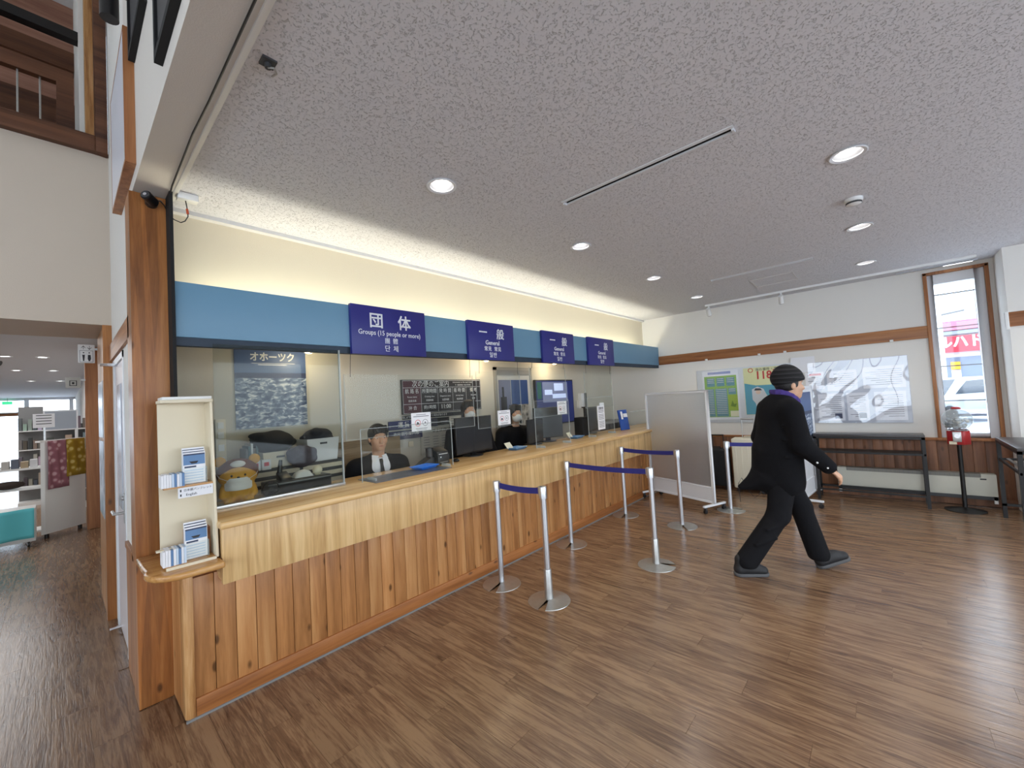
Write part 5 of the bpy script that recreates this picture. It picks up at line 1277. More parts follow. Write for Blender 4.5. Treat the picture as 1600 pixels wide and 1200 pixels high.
def seated(name_lab, x, y, rz, zc, q, style, mask, tall=.0):
    """seated office worker, facing local +x; zc = eye height above the floor"""
    t = thing('person', name_lab, 'person', (x, y, 0), rz, local=True, group=None)
    hc = (.03, 0, zc); sz = zc-.238
    s = SDF((-.3,-.42,.3), (.62,.42,zc+.18), .0085)
    head_sdf(s, hc, scale=q); s.cap((-.01,0,sz+.02), (.012,0,zc-.1), .06*q, .054*q, k=.03)
    w = .17*q
    s.cap((-.03,0,.62), (-.015,0,sz-.1), .14, .15, k=.06, flat=((1,0,0), .7)); s.cap((-.015,-w,sz-.02), (-.015,w,sz-.02), .062, .062, k=.06)
    for sg in (-1, 1):
        s.cap((-.01,sg*(w+.04),sz-.03), (.02,sg*(w+.09),sz-.27), .045, .04); s.cap((.02,sg*(w+.09),sz-.27), (.13,sg*.13,sz-.335), .038, .028)
        hand_sdf(s, (.13,sg*.13,sz-.335), (.35,-sg*.8,-.3), (-.2,0,-1), (.9,sg*.2,.2), .165, .4)
        s.cap((0,sg*.09,.59), (.18,sg*.1,.59), .082, .07, k=.04); s.cap((.18,sg*.1,.59), (.19,sg*.1,.34), .06, .045)
    s.out('body', SKIN, t)
    face_parts(t, hc, q, open_=.62)
    hair_cap(t, hc, q, style)
    j = SDF((-.3,-.42,.45), (.4,.42,zc), .0085)
    j.cap((-.03,0,.58), (-.02,0,sz-.1), .185, .185*q, k=.06, flat=((1,0,0), .74)); j.cap((-.02,-w,sz-.012), (-.02,w,sz-.012), .076, .076, k=.07); j.cap((-.03,0,sz), (-.025,0,sz+.05), .085, .072, k=.03)
    for sg in (-1, 1):
        j.cap((-.01,sg*(w+.05),sz-.02), (.02,sg*(w+.105),sz-.26), .07, .062, k=.04); j.cap((.02,sg*(w+.105),sz-.26), (.115,sg*.15,sz-.325), .058, .046, k=.03)
        j.ell((.14,sg*.13,sz-.34), (.035,.04,.035), k=.004, op='-')
    # open V at the chest
    for f in np.linspace(0, 1, 9): j.ell((.16, 0, sz+.07-(.3 if style == 'short' else .12)*f), (.12, .034*(1-f)+.004, .03), k=.01, op='-')
    j.ell((.06,0,sz+.09), (.075,.055,.055), k=.01, op='-')
    j.out('suit_jacket', SUIT, t)
    v = SDF((-.2,-.2,.5), (.25,.2,zc), .007)
    v.cap((-.02,0,.7), (-.01,0,sz-.06), .15, .155, k=.04, flat=((1,0,0), .82)); v.cap((-.01,0,sz), (.0,0,sz+.055), .08, .07, k=.03)
    v.ell((.02,0,sz+.105), (.055,.055,.035), k=.004, op='-'); v.plane((0,0,sz+.07), (-.2,0,-1), op='-', k=.004)
    v.out('shirt', SHIRT if style == 'short' else SUIT, t)
    if style == 'short':
        tp = [(.086, .05, .014), (.1, .03, .017), (.112, .0, .013), (.136, -.07, .02), (.142, -.14, .025), (.14, -.24, .028)]
        def tiefn(u, v):
            f = v*(len(tp)-1); i = min(int(f), len(tp)-2); f -= i
            a, b = tp[i], tp[i+1]; w_ = a[2]+(b[2]-a[2])*f
            return (a[0]+(b[0]-a[0])*f+.006*(1-(2*u-1)**2), (2*u-1)*w_, sz+a[1]+(b[1]-a[1])*f)
        MB().grid(tiefn, 6, 20).out('tie', TIE, t, True)
        for sg in (-1, 1): MB().add([(.07, sg*.012, sz+.075), (.1, sg*.05, sz+.02), (.062, sg*.075, sz+.045), (.03, sg*.066, sz+.085)], [(0,1,2,3)]).out('shirt_collar', SHIRT, t)
        lips(t, hc, q)
    if mask:
        mm = SDF((hc[0]-.05,-.12,zc-.16), (hc[0]+.16,.12,zc+.04), .005)
        mm.ell((hc[0]+.03, 0, zc-.06), (.082*q, .07*q, .062*q)); mm.ell((hc[0]+.09, 0, zc-.035), (.025*q, .022*q, .022*q), k=.02); mm.plane((hc[0]+.028,0,0), (1,0,0), op='-', k=.004)
        mm.out('face_mask', M['white'], t)
        for sg in (-1, 1): MB().tube([(hc[0]+.04, sg*.068*q, zc-.04), (hc[0]-.01, sg*.08*q, zc-.005)], .0022, 6).out('mask_loop', M['white'], t)
    return t
seated('male clerk in black suit, white shirt and tie seated behind the counter', 2.0, 3.56, math.radians(-104), 1.29, 1.0, 'short', False)
seated('masked woman in black peering over the big desktop monitor', 3.2, 3.62, math.radians(-112), 1.485, .92, 'bob', True)
seated('masked woman in black seated before the office door pictures', 4.05, 3.66, math.radians(-112), 1.395, .92, 'bob', True)
# ------------------------------------------------------------------ end wall: notices, furniture
def end_wall_things():
    b = thing('poster_board', 'wide clear covered board with two colourful posters on the end wall', 'notice board', (7.34, 1.68, 1.0))
    B(7.347, 7.357, 1.0, 2.38, 1.0, 1.885).out('board_back', plain('board_pale', lin(222,224,226), .5), b, bevel=.002)
    B(7.33, 7.333, 1.0, 2.38, 1.0, 1.885).out('board_cover', clear('board_cover', (.97,.98,.99), .02, .35, .1), b)
    X = 7.3455
    green = plain('poster_green', lin(150,190,96), .5); teal = plain('poster_teal', lin(104,150,160), .5); lav = plain('poster_lavender', lin(150,160,206), .5); lime = plain('poster_lime', lin(160,186,50), .5); yel = plain('poster_yellow', lin(228,226,168), .5); cyan = plain('poster_cyan', lin(74,158,180), .5)
    p = B(X, X+.001, 1.74, 2.29, 1.05, 1.86).out('timetable_poster', M['paper'], None); tag(p, 'green and teal timetable poster with a lavender heading', 'poster', 'posters on the end wall')
    printed('heading', lav, p, [(1.85, 2.2, 1.80, 1.84)], '-x', X); printed('green_field', green, p, [(1.77, 2.26, 1.09, 1.77)], '-x', X-.0005)
    m = [(1.80+i*.15, 1.92+i*.15, 1.6, 1.74) for i in range(3)]+[(1.92, 2.1, 1.1, 1.56), (1.79, 1.9, 1.46, 1.56), (2.12, 2.24, 1.1, 1.56)]
    for i, a in enumerate(m): printed('timetable_cell', teal, p, [a], '-x', X-.001)
    printed('map_field', lime, p, [(1.77, 1.91, 1.2, 1.45)], '-x', X-.001); printed('legend', plain('poster_cream', lin(236,232,196), .5), p, [(1.77, 1.89, 1.1, 1.19)], '-x', X-.001)
    MB().prism([(1.88, 1.27), (1.85, 1.36), (1.83, 1.3), (1.79, 1.31), (1.81, 1.25)], X-.002, X-.0015, 'x').out('island_shape', plain('poster_dark_green', lin(110,146,30), .5), p)
    printed('timetable_lines', M['white_text'], p, [(u0+.01, u1-.01, z1-.02-k*.03, z1-.012-k*.03) for u0, u1, z0, z1 in m for k in range(int((z1-z0)/.03)-1)], '-x', X-.0014)
    p = B(X, X+.001, 1.1, 1.665, 1.12, 1.86).out('emergency_poster', yel, None); tag(p, 'yellow and cyan emergency number 118 poster partly behind the man', 'poster', 'posters on the end wall')
    MB().prism([(1.66, 1.125), (1.1, 1.125), (1.1, 1.62), (1.3, 1.58), (1.5, 1.58), (1.66, 1.62)], X-.0007, X-.0002, 'x').out('sea_field', cyan, p)
    text('118番', .17, M['red_ink'], p, (X-.002, 1.31, 1.73), '-x', bold=.004, sx=.9); text('海の事件・事故', .05, M['ink'], p, (X-.002, 1.32, 1.82), '-x')
    MB().lathe([(.026, 0), (.036, 0), (.036, .0005), (.026, .0005)], (X-.002, 1.56, 1.82), 24, 'x').out('red_ring', M['red_ink'], p)
    wt = M['white_text']
    MB().prism([(1.56, 1.52), (1.48, 1.56), (1.4, 1.52), (1.36, 1.42), (1.28, 1.36), (1.25, 1.13), (1.5, 1.13), (1.52, 1.3), (1.56, 1.36)], X-.0012, X-.0007, 'x').out('figure_outline', wt, p)
    MB().lathe([(0, 0), (.035, 0), (.035, .0005)], (X-.0018, 1.475, 1.475), 20, 'x').out('figure_face', plain('print_skin', lin(232,200,176), .6), p)
    MB().prism([(1.53, 1.5), (1.42, 1.5), (1.44, 1.53), (1.51, 1.535)], X-.0024, X-.0019, 'x').out('figure_cap', M['ink'], p)
    f = thing('notice_board', 'shiny film covered notice board with printed sheets beside the window', 'notice board', (7.34, .3, .98))
    B(7.35, 7.357, -.235, .83, .985, 1.86).out('board_back', plain('notice_pale', lin(196,200,210), .5), f, bevel=.002)
    # sheets with printed lines
    X = 7.3475
    defs = [('white notice sheet with a red heading at the film board corner', (.64, .86, 1.47, 1.72)), ('wide white notice sheet in the upper row of the film board', (.28, .61, 1.44, 1.72)), ('white printed sheet in the lower row nearest the rolling board', (.44, .73, 1.02, 1.4)), ('white printed sheet in the middle of the lower row', (.18, .41, 1.02, 1.4)), ('white printed sheet in the lower row nearest the window', (-.19, .12, 1.02, 1.4)), ('wide white sheet in the upper row nearest the window', (-.2, .22, 1.45, 1.74))]
    for i, (lab, (y0, y1, z0, z1)) in enumerate(defs):
        p = B(X, X+.002, y0, y1, z0, z1).out('notice_sheet', M['paper'], None); tag(p, lab, 'notice', 'sheets on the film board')
        n = int((z1-z0-.06)/.028)
        printed('print_lines', M['grey_ink'], p, [(y0+.03, y1-.03-.05*((q*7+i) % 3), z1-.05-q*.028, z1-.043-q*.028) for q in range(n)], '-x', X)
        if i == 0: printed('red_heading', M['red_ink'], p, [(y0+.03, y1-.05, z1-.05, z1-.02)], '-x', X-.0005)
        if i in (2, 3): printed('small_photo', plain('photo_dark%d' % i, lin(70,74,96), .5), p, [(y0+.03, y0+.11, z0+.03, z0+.1)], '-x', X-.0006)
    def film(u, v):
        y = -.23+1.05*u; z = .99+.865*v
        return (7.333-.004*math.sin(9*u+3*v)*math.sin(7*v-2*u)-.0022*math.sin(17*u*v+4*u), y, z)
    MB().grid(film, 40, 30).out('film_cover', M['film'], f, True)
    p = B(7.335, 7.339, .73, 1.02, 1.73, 1.955).out('plain_sheet', M['paper'], None); tag(p, 'blank glossy white sheet fixed above the gap between the boards', 'notice')
    for y, lab in ((2.2, 'closest to the counter'), (1.42, 'above the emergency poster'), (1.08, 'above the blank sheet'), (-.1, 'above the film board')):
        h = B(7.322, 7.342, y-.018, y+.018, 2.043, 2.073).out('band_clip', M['white'], None, bevel=.003); tag(h, 'small white clip on the wooden band %s' % lab, 'clip', 'white clips on the band')
    # box on the wall return band
    tag(B(6.84, 6.869, -1.028, -1.0, 2.02, 2.21).out('sensor_box', M['white'], None, bevel=.003), 'white sensor box at the end of the return wall band', 'sensor')
    # convector heater
    t = thing('convector_heater', 'long low cream convector heater under the window', 'heater', (7.26, -.15, .1))
    B(7.2, 7.33, -.87, .57, .14, .395).out('casing', plain('heater_cream', lin(214,212,198), .5), t, bevel=.006)
    m = MB()
    B(7.197, 7.3, -.75, .47, .355, .397).out('grille', plain('heater_grille', lin(140,138,130), .5), t)
    gb = B(7.194, 7.199, -.74, -.735, .358, .394).out('grille_bar', M['grey'], t).data
    for i in range(1, 31): place('grille_bar', gb, (7.1965, -.7375+i*.04, .358), t)
    B(7.196, 7.2, -.79, -.74, .33, .345).out('name_plate', M['dark_grey'], t); B(7.2, 7.33, -.87, .57, .1, .14).out('air_gap', M['dark_grey'], t)
    for y in (-.865, .535): B(7.2, 7.24, y, y+.03, .06, .14).out('bracket', M['white'], t)
    # black tables
    def table(lab, x0, x1, y0, y1, H, slat_axis):
        t = thing('side_table', lab, 'table', ((x0+x1)/2, (y0+y1)/2, 0), group='black steel tables')
        bm_ = M['black_metal']; w = .032
        B(x0, x1, y0, y1, H-.03, H).out('top', plain('table_top_dark', lin(64,60,60), .3), t, bevel=.003)
        m = MB(); m.box(x0, x1, y0, y0+.02, H-.055, H-.03); m.box(x0, x1, y1-.02, y1, H-.055, H-.03); m.box(x0, x0+.02, y0, y1, H-.055, H-.03); m.box(x1-.02, x1, y0, y1, H-.055, H-.03); m.out('apron', bm_, t)
        for a in (x0, x1-w):
            for c in (y0, y1-w): B(a, a+w, c, c+w, 0, H-.03).out('leg', bm_, t)
        z = H-.235
        m = MB(); m.box(x0, x1, y0+.005, y0+.02, z-.012, z+.012); m.box(x0, x1, y1-.02, y1-.005, z-.012, z+.012); m.box(x0+.005, x0+.02, y0, y1, z-.012, z+.012); m.box(x1-.02, x1-.005, y0, y1, z-.012, z+.012); m.out('shelf_frame', bm_, t)
        for i in range(5):
            f = (i+1)/6
            if slat_axis == 'x': B(x0+.02, x1-.02, y0+(y1-y0)*f-.012, y0+(y1-y0)*f+.012, z, z+.01).out('slat', M['steel'] if lab.startswith('dark') else bm_, t)
            else: B(x0+(x1-x0)*f-.02, x0+(x1-x0)*f+.02, y0+.02, y1-.02, z, z+.01).out('slat', bm_, t)
        MB().box(x1-w, x1, y0, y1, .13, .155).out('foot_rail', bm_, t); MB().box(x0+.005, x0+.025, y0, y1, .13, .15).out('foot_rail', bm_, t)
        return t
    table('long black steel console table in front of the heater', 6.885, 7.18, -.305, .775, .872, 'y')
    table('dark table with pale slatted shelf at the edge of the view', 5.86, 6.85, -1.28, -.845, .866, 'x')
    # capsule machine
    t = thing('gumball_machine', 'red gumball machine with clear globe on a black pedestal by the window', 'gumball machine', (7.0, -.585, 0))
    c = (7.0, -.585, 0)
    MB().lathe([(0, 0), (.17, 0), (.17, .008), (.12, .018), (.05, .028), (.022, .04), (0, .04)], c, 32).out('base', M['black_metal'], t, True)
    MB().cyl((7.0,-.585,.03), (7.0,-.585,.765), .02, n=16).out('pedestal', M['black_metal'], t, True)
    red = plain('machine_red', lin(168,28,30), .3)
    MB().prism([(7.0+.1*math.cos(PI/8+PI*i/4), -.585+.1*math.sin(PI/8+PI*i/4)) for i in range(8)], .765, .92, 'z').out('body', red, t, bevel=.005)
    B(6.885, 6.905, -.60, -.53, .80, .915).out('coin_mechanism', M['steel'], t, bevel=.003); MB().cyl((6.885,-.565,.87), (6.865,-.565,.87), .024, n=16).out('turn_knob', M['chrome'], t, True); B(6.89, 6.905, -.56, -.5, .772, .805).out('chute_label', M['cream'], t)
    MB().lathe([(.09, .92), (.105, .925), (.09, .935)], c, 32).out('collar', M['chrome'], t, True)
    MB().ball((7.0,-.585,1.05), (.13,.13,.128), 32, 20).out('globe', clear('globe_plastic', (.86,.89,.9), .22, 1.5), t, True)
    rr = random.Random(2); mm = MB()
    for i in range(60):
        a, r_, z_ = rr.uniform(0, 2*PI), rr.uniform(0, .095), rr.uniform(.955, 1.06)
        mm.ball((7.0+r_*math.cos(a), -.585+r_*math.sin(a), z_), .019, 8, 6)
    k = N('capsule_mix'); gi = k.n('ShaderNodeNewGeometry'); rp = k.ramp([(0, lin(200,204,204)), (.3, lin(150,160,166)), (.5, lin(216,206,190)), (.7, lin(120,128,136)), (.9, lin(210,214,220))]); k.l(gi.outputs['Random Per Island'], rp.inputs[0]); k.l(rp.outputs[0], k.b.inputs['Base Color'])
    cp = mm.out('capsules', k.m, t, True); cp['kind'] = 'stuff'
    MB().lathe([(0, 1.2), (.03, 1.195), (.045, 1.18), (.04, 1.172)], c, 20).out('lid', red, t, True)
    # suitcases
    def suitcase(lab, x, y, w, d, z0, h, mat, rz, hh):
        t = thing('suitcase', lab, 'suitcase', (x, y, 0), rz, 'suitcases by the wall', local=True)
        B(-d/2, d/2, -w/2, w/2, z0, h).out('shell', mat, t, bevel=.025, segs=3)
        for i in range(5): B(-d/2-.004, -d/2+.004, -w/2+w*(i+.7)/5.4-.008, -w/2+w*(i+.7)/5.4+.008, z0+.06, h-.06).out('rib', mat, t, bevel=.002)
        B(-.003, .003, -w/2-.003, w/2+.003, z0+.02, h-.015).out('zip_seam', M['grey'], t)
        hd = MB(); hd.tube([(.05, -.08, h-.02), (.05, -.08, h+hh)], .007, 8); hd.tube([(.05, .08, h-.02), (.05, .08, h+hh)], .007, 8); hd.tube([(.05, -.09, h+hh), (.05, .09, h+hh)], .011, 8)
        hd.out('pull_handle', M['steel'] if mat is not M['matt_black'] else M['black'], t, True)
        MB().tube([(-.02, -.05, h-.004), (-.02, -.045, h+.025), (-.02, .045, h+.025), (-.02, .05, h-.004)], .008, 8).out('grip', M['cream'] if mat is not M['matt_black'] else M['black'], t, True)
        for a in (-1, 1):
            for b_ in (-1, 1): MB().cyl((a*d*.3-.01, b_*w*.38, .025), (a*d*.3+.01, b_*w*.38, .025), .025, n=12).out('caster', M['black'], t, True); MB().box(a*d*.3-.015, a*d*.3+.015, b_*w*.38-.015, b_*w*.38+.015, .03, z0+.012).out('caster_mount', M['black'], t)
        return t
    suitcase('tall ivory hard suitcase with raised handle behind the belt', 6.95, 1.58, .42, .26, .06, .80, plain('ivory_shell', lin(226,220,200), .45), .05, .28)
    suitcase('black suitcase next to the ivory one', 6.95, 2.02, .32, .22, .06, .63, M['matt_black'], 0, .2)
    tag(MB().tube([(6.2,1.56,.01), (6.25,1.58,.25), (6.3,1.55,.32), (6.3,1.45,.12), (6.28,1.4,.07), (6.3,1.34,.12), (6.38,1.3,.3), (6.4,1.3,.45)], .004, 6).out('power_cord', M['black'], None, True), 'looped black power cord hanging behind the man', 'cord')
    # rolling display board
    rb = partition('display_board', 'white rolling display board with a poster behind the man', (6.74, .82, 0), math.atan2(-.08, .75), .76, 1.53, M['white_metal'], True, (.2, .035))
    q = MB().box(-.3, .3, -.0065, -.0042, .72, 1.45); q = q.out('wave_poster', sea_poster_mat(), rb)
plain_heater = M['grey']
end_wall_things()

# ------------------------------------------------------------------ frames on the upper wall
def upper_frames():
    t = thing('framed_board', 'white board in a thick wooden frame on the high side wall', 'framed board', (.27, 3.35, 2.97))
    fw = M['trim_v']
    B(.246, .27, 2.947, 3.723, 2.99, 3.715).out('board', plain('frame_paper', lin(226,228,236), .3), t)
    m = MB(); m.box(.245, .29, 2.93, 2.947, 2.97, 3.73); m.box(.245, .29, 3.723, 3.74, 2.97, 3.73); m.box(.245, .29, 2.947, 3.723, 2.97, 2.99); m.box(.245, .29, 2.947, 3.723, 3.715, 3.73); m.out('frame', fw, t)
    dk = M['matt_black']
    for y0, y1, z0, z1, lab in ((2.42, 2.9, 3.52, 4.3, 'dark frame high on the side wall above the framed board'), (1.6, 2.06, 2.99, 3.9, 'dark flat frame on the side wall over the soffit')):
        t = thing('dark_frame', lab, 'picture frame', (.27, (y0+y1)/2, z0), group='dark frames on the side wall')
        m = MB(); m.box(.262, .29, y0, y0+.03, z0, z1); m.box(.262, .29, y1-.03, y1, z0, z1); m.box(.262, .29, y0+.03, y1-.03, z0, z0+.03); m.box(.262, .29, y0+.03, y1-.03, z1-.03, z1); m.out('frame', dk, t)
        B(.272, .29, y0+.03, y1-.03, z0+.03, z1-.03).out('picture', plain('dark_picture', lin(40,36,38), .5), t)
    t = thing('wall_spotlight', 'black wall spotlight bracket above the framed board', 'spotlight', (.26, 2.98, 3.75))
    MB().cyl((.2, 3.0, 3.78), (.2, 3.0, 4.2), .04, n=16).out('lamp_body', M['black'], t, True); B(.2, .29, 2.98, 3.02, 3.95, 3.99).out('bracket', M['black'], t)
upper_frames()
# ------------------------------------------------------------------ souvenir shop beyond the passage
def shop():
    struct(B(-6.2, 1.2, 5.5, 25.2, 2.75, 2.85).out('ceiling_shop', plain('shop_ceiling', lin(206,208,214), .8)), 'pale ceiling of the souvenir shop')
    m = MB(); m.box(.42, .55, 5.5, 25, 0, 2.8); struct(m.out('wall_shop_side', M['white_wall']), 'white side wall of the souvenir shop')
    struct(B(.25, .4, 8.95, 9.12, 0, 2.75).out('trim_12', M['trim_v']), 'brown wooden column inside the souvenir shop')
    m = MB(); m.box(-6.2, 1.2, 25, 25.2, 0, .12); m.box(-6.2, 1.2, 25, 25.2, 2.65, 2.85); m.box(-6.2, 1.2, 24.95, 25.05, 2.05, 2.2)
    for x in (-5.5, -3.8, -2.1, -.9, .3): m.box(x-.06, x+.06, 24.95, 25.1, .12, 2.65)
    struct(m.out('window_3', M['white_metal']), 'bright glazed shop front at the far end of the shop')
    g = bpy.data.objects['window_3']
    for a, b in ((-5.44, -3.86), (-3.74, -2.16), (-2.04, -.96), (-.84, .24)):
        B(a, b, 25.07, 25.075, .12, 2.05).out('pane', M['glass'], g); B(a, b, 25.07, 25.075, 2.2, 2.65).out('pane', M['glass'], g)
    struct(B(-6.2, 1.2, 24.9, 24.95, 2.05, 2.16).out('trim_13', M['band_x']), 'wooden rail across the shop front glazing')
    # signs
    def sign(lab, x0, x1, y, z0, z1, toilet):
        s = thing('hanging_sign', lab, 'sign', ((x0+x1)/2, y, z0), group='projecting shop signs')
        B(x0, x1, y-.008, y+.008, z0, z1).out('plate', M['white'] if toilet else plain('sign_grey', lin(176,176,172), .5), s, bevel=.002)
        yy = y-.009; w, h = x1-x0, z1-z0
        if toilet:
            rim = [(x0+.1*w, x1-.1*w, z0+.04*h, z0+.055*h), (x0+.1*w, x1-.1*w, z0+.66*h, z0+.675*h), (x0+.1*w, x0+.12*w, z0+.04*h, z0+.67*h), (x1-.12*w, x1-.1*w, z0+.04*h, z0+.67*h)]
            printed('pictogram_frame', M['ink'], s, rim, '-y', yy)
            for k_, cx in enumerate((x0+.33*w, x1-.33*w)):
                MB().lathe([(0, 0), (.05*w, 0), (.05*w, .0005)], (cx, yy-.0005, z0+.55*h), 16, 'y').out('figure_head', M['ink'], s)
                MB().prism([(cx-.08*w, z0+.44*h), (cx+.08*w, z0+.44*h), (cx+(.05 if k_ == 0 else .1)*w, z0+.22*h), (cx+.04*w, z0+.1*h), (cx-.04*w, z0+.1*h), (cx-(.05 if k_ == 0 else .1)*w, z0+.22*h)], yy-.0008, yy-.0003, 'y').out('figure_body', M['ink'], s)
            for k_, (cx, d_) in enumerate(((x0+.32*w, 1), (x1-.32*w, -1))):
                zc = z0+.83*h
                MB().prism([(cx-.012*w, zc-.1*h), (cx+.012*w, zc-.1*h), (cx+.012*w, zc+.1*h), (cx-.012*w, zc+.1*h)], yy-.0008, yy-.0003, 'y').out('arrow_shaft', M['ink'], s)
                MB().prism([(cx, zc+d_*.11*h), (cx+.12*w, zc+d_*.0*h), (cx+.12*w, zc-d_*.03*h), (cx, zc+d_*.07*h), (cx-.12*w, zc-d_*.03*h), (cx-.12*w, zc)], yy-.0009, yy-.0004, 'y').out('arrow_head', M['ink'], s)
        else:
            printed('pictogram', M['ink'], s, [(x0+.25*w, x1-.25*w, z0+.2*h, z0+.25*h), (x0+.25*w, x1-.25*w, z0+.65*h, z0+.7*h), (x0+.25*w, x0+.31*w, z0+.2*h, z0+.7*h), (x1-.31*w, x1-.25*w, z0+.2*h, z0+.7*h), (x0+.42*w, x1-.42*w, z0+.35*h, z0+.55*h)], '-y', yy)
        B(x1, x1+.05, y-.005, y+.005, z1-.05, z1-.03).out('arm', M['steel'], s)
    sign('white restroom sign with two figures and arrows at the passage', .112, .222, 5.52, 2.146, 2.318, True)
    sign('small grey locker pictogram sign further inside the shop', .05, .205, 8.9, 2.12, 2.28, False)
    # notices on reveal
    for z0, z1, y0, y1, lab in ((1.45, 1.93, 4.85, 5.4, 'upper glossy photo poster on the passage reveal'), (.78, 1.42, 4.85, 5.4, 'lower grey photo poster on the passage reveal')):
        p = B(.235, .239, y0, y1, z0, z1).out('reveal_poster', plain('reveal_print', lin(176,184,198), .25, noise=.35, nscale=9), None); tag(p, lab, 'poster', 'posters on the passage reveal')
    # shelf unit with textiles
    t = thing('shop_shelf', 'white shop display unit with open shelves and a tall end panel', 'display unit', (-.1, 9.2, 0))
    wm = M['white']
    MB().prism([(-.2, 8.85), (-.16, 8.85), (.245, 9.22), (.245, 9.26), (.2, 9.26)], .06, 1.35, 'z').out('end_panel', wm, t)
    for z in (.12, .72, 1.0): MB().prism([(-.75, 9.0), (-.18, 8.87), (.1, 9.15), (-.65, 9.3)], z-.012, z+.012, 'z').out('shelf', wm, t)
    MB().prism([(-.2, 8.84), (.25, 9.2), (.2, 9.3), (-.25, 8.94)], 1.35, 1.375, 'z').out('top_board', wm, t)
    for p in ((-.15, 8.9), (-.65, 9.05), (.18, 9.2)): MB().cyl((p[0], p[1], .0), (p[0], p[1], .07), .025, n=10).out('caster', M['black'], t, True)
    def textile(lab, P0, P1, z0, z1, mat):
        P0 = Vector(P0); P1 = Vector(P1); d = (P1-P0); n = Vector((d.y, -d.x)).normalized()
        fn = lambda u, v: (P0.x+d.x*u+n.x*(.012+.008*math.sin(u*14+v*3)), P0.y+d.y*u+n.y*(.012+.008*math.sin(u*14+v*3)), z0+(z1-z0)*v)
        o = MB().grid(fn, 14, 10).out('hanging_textile', mat, None, True); tag(o, lab, 'textile', 'textiles on the display unit')
        md = o.modifiers.new('thickness', 'SOLIDIFY'); md.thickness = .003
    def print_cloth(name, base, spot):
        k = N(name); vo = k.n('ShaderNodeTexVoronoi', i_Scale=13.0); k.l(k.coord((1,1,1), False), vo.inputs['Vector'])
        r = k.ramp([(.25, spot), (.42, base), (.6, tuple(v*.8 for v in base[:3])+(1,))]); k.l(vo.outputs['Distance'], r.inputs[0]); k.l(r.outputs[0], k.b.inputs['Base Color']); k.b.inputs['Roughness'].default_value = .9; return k.m
    textile('dusty pink patterned textile hanging on the display unit', (-.14, 8.86), (.06, 9.04), .68, 1.365, print_cloth('pink_cloth', lin(160,104,116), lin(206,170,176)))
    textile('mustard yellow patterned textile hanging on the display unit', (.04, 9.01), (.24, 9.19), .82, 1.37, print_cloth('mustard_cloth', lin(172,140,40), lin(216,196,120)))
    def cloth(name, lab, cat, fn, nu, nv, mat):
        o = MB().grid(fn, nu, nv).out(name, mat, None, True); tag(o, lab, cat); o.modifiers.new('thickness', 'SOLIDIFY').thickness = .004; return o
    cloth('turquoise_cloth', 'turquoise cloth draped over the low shop trolley', 'cloth', lambda u, v: (-.75+.5*u, 8.42+.02*math.sin(u*9)-.06*(1-v)*math.sin(u*5)**2, .13+.38*v), 16, 8, plain('turquoise', lin(104,208,218), .8))
    t = thing('shop_trolley', 'low white trolley under the turquoise cloth', 'trolley', (-.5, 8.7, 0))
    B(-.8, -.24, 8.48, 8.85, .07, .5).out('box', wm, t); 
    for x in (-.3, -.75): MB().cyl((x-.01, 8.5, .035), (x+.01, 8.5, .035), .035, n=12).out('caster', M['black'], t, True)
    for i in range(5):
        o = B(-.64+i*.085, -.57+i*.085, 8.95, 9.1, 1.0125, 1.1+.02*(i % 3)).out('souvenir_box', plain('souvenir_%d' % i, [lin(120,110,120), lin(190,186,180), lin(98,104,118), lin(170,150,120), lin(206,204,206)][i], .6)); tag(o, 'small %s souvenir box on the display shelf' % ('mauve', 'pale grey', 'slate', 'tan', 'white')[i], 'box', 'souvenir boxes')
    o = MB().ball((-.5, 9.0, .79), (.16, .1, .055)).out('woven_basket', plain('dark_basket', lin(52,40,34), .8, bump=.5, bscale=80), None, True); tag(o, 'dark flat basket on the middle display shelf', 'basket')
    # racks of goods further back
    rr = random.Random(4)
    for k_, (x, y, h) in enumerate(((-.42, 13.0, 2.0), (-.0, 14.5, 1.7), (-1.6, 19.0, 1.3), (.1, 11.6, 1.6))):
        t = thing('goods_rack', ('tall rack of dark souvenirs left of the price cards', 'rack of grey souvenirs behind the price cards', 'rack of pale goods by the glazed shop front', 'rack of small goods beside the brown column')[k_], 'rack', (x, y, 0), group='shop racks')
        hw = .17 if k_ == 0 else .3
        B(x-hw, x+hw, y-.2, y+.2, .0, .08).out('plinth', wm, t); B(x-hw, x+hw, y+.16, y+.2, .08, h).out('back', M['grey'], t)
        for j in range(4):
            sh = B(x-hw, x+hw, y-.2, y+.16, .35+j*.38, .37+j*.38).out('shelf', wm, t)
            for q in range(5): g = rr.uniform(60, 190); B(x+hw*(-.93+q*.385), x+hw*(-.64+q*.385), y-.16, y+.05, .37+j*.38, .37+j*.38+rr.uniform(.12, .3)).out('goods', plain('goods_%d_%d_%d' % (k_, j, q), lin(g*rr.uniform(.8,1.1), g*.95, g*rr.uniform(.8,1.1)), .6), sh)
    t = thing('price_card', 'white price card standing on the display unit', 'card', (-.1, 9.0, 1.375)); B(-.27, -.06, 9.0, 9.006, 1.56, 1.76).out('card', M['paper'], t); printed('print_lines', M['ink'], t, [(-.24, -.09, 1.73-i*.04, 1.74-i*.04) for i in range(4)], '-y', 8.9995); B(-.17, -.15, 8.99, 9.02, 1.372, 1.56).out('foot', M['steel'], t)
    t = thing('shop_screen', 'flat grey display screen with white frame deeper in the shop', 'screen', (.0, 11.0, 1.6))
    B(-.2, .2, 10.4, 10.44, 1.5, 1.84).out('frame', M['white_metal'], t); B(-.18, .18, 10.395, 10.4, 1.52, 1.82).out('display', plain('screen_grey', lin(150,158,170), .3), t); MB().cyl((.18, 10.42, 0), (.18, 10.42, 1.5), .02, n=10).out('pole', M['white_metal'], t)
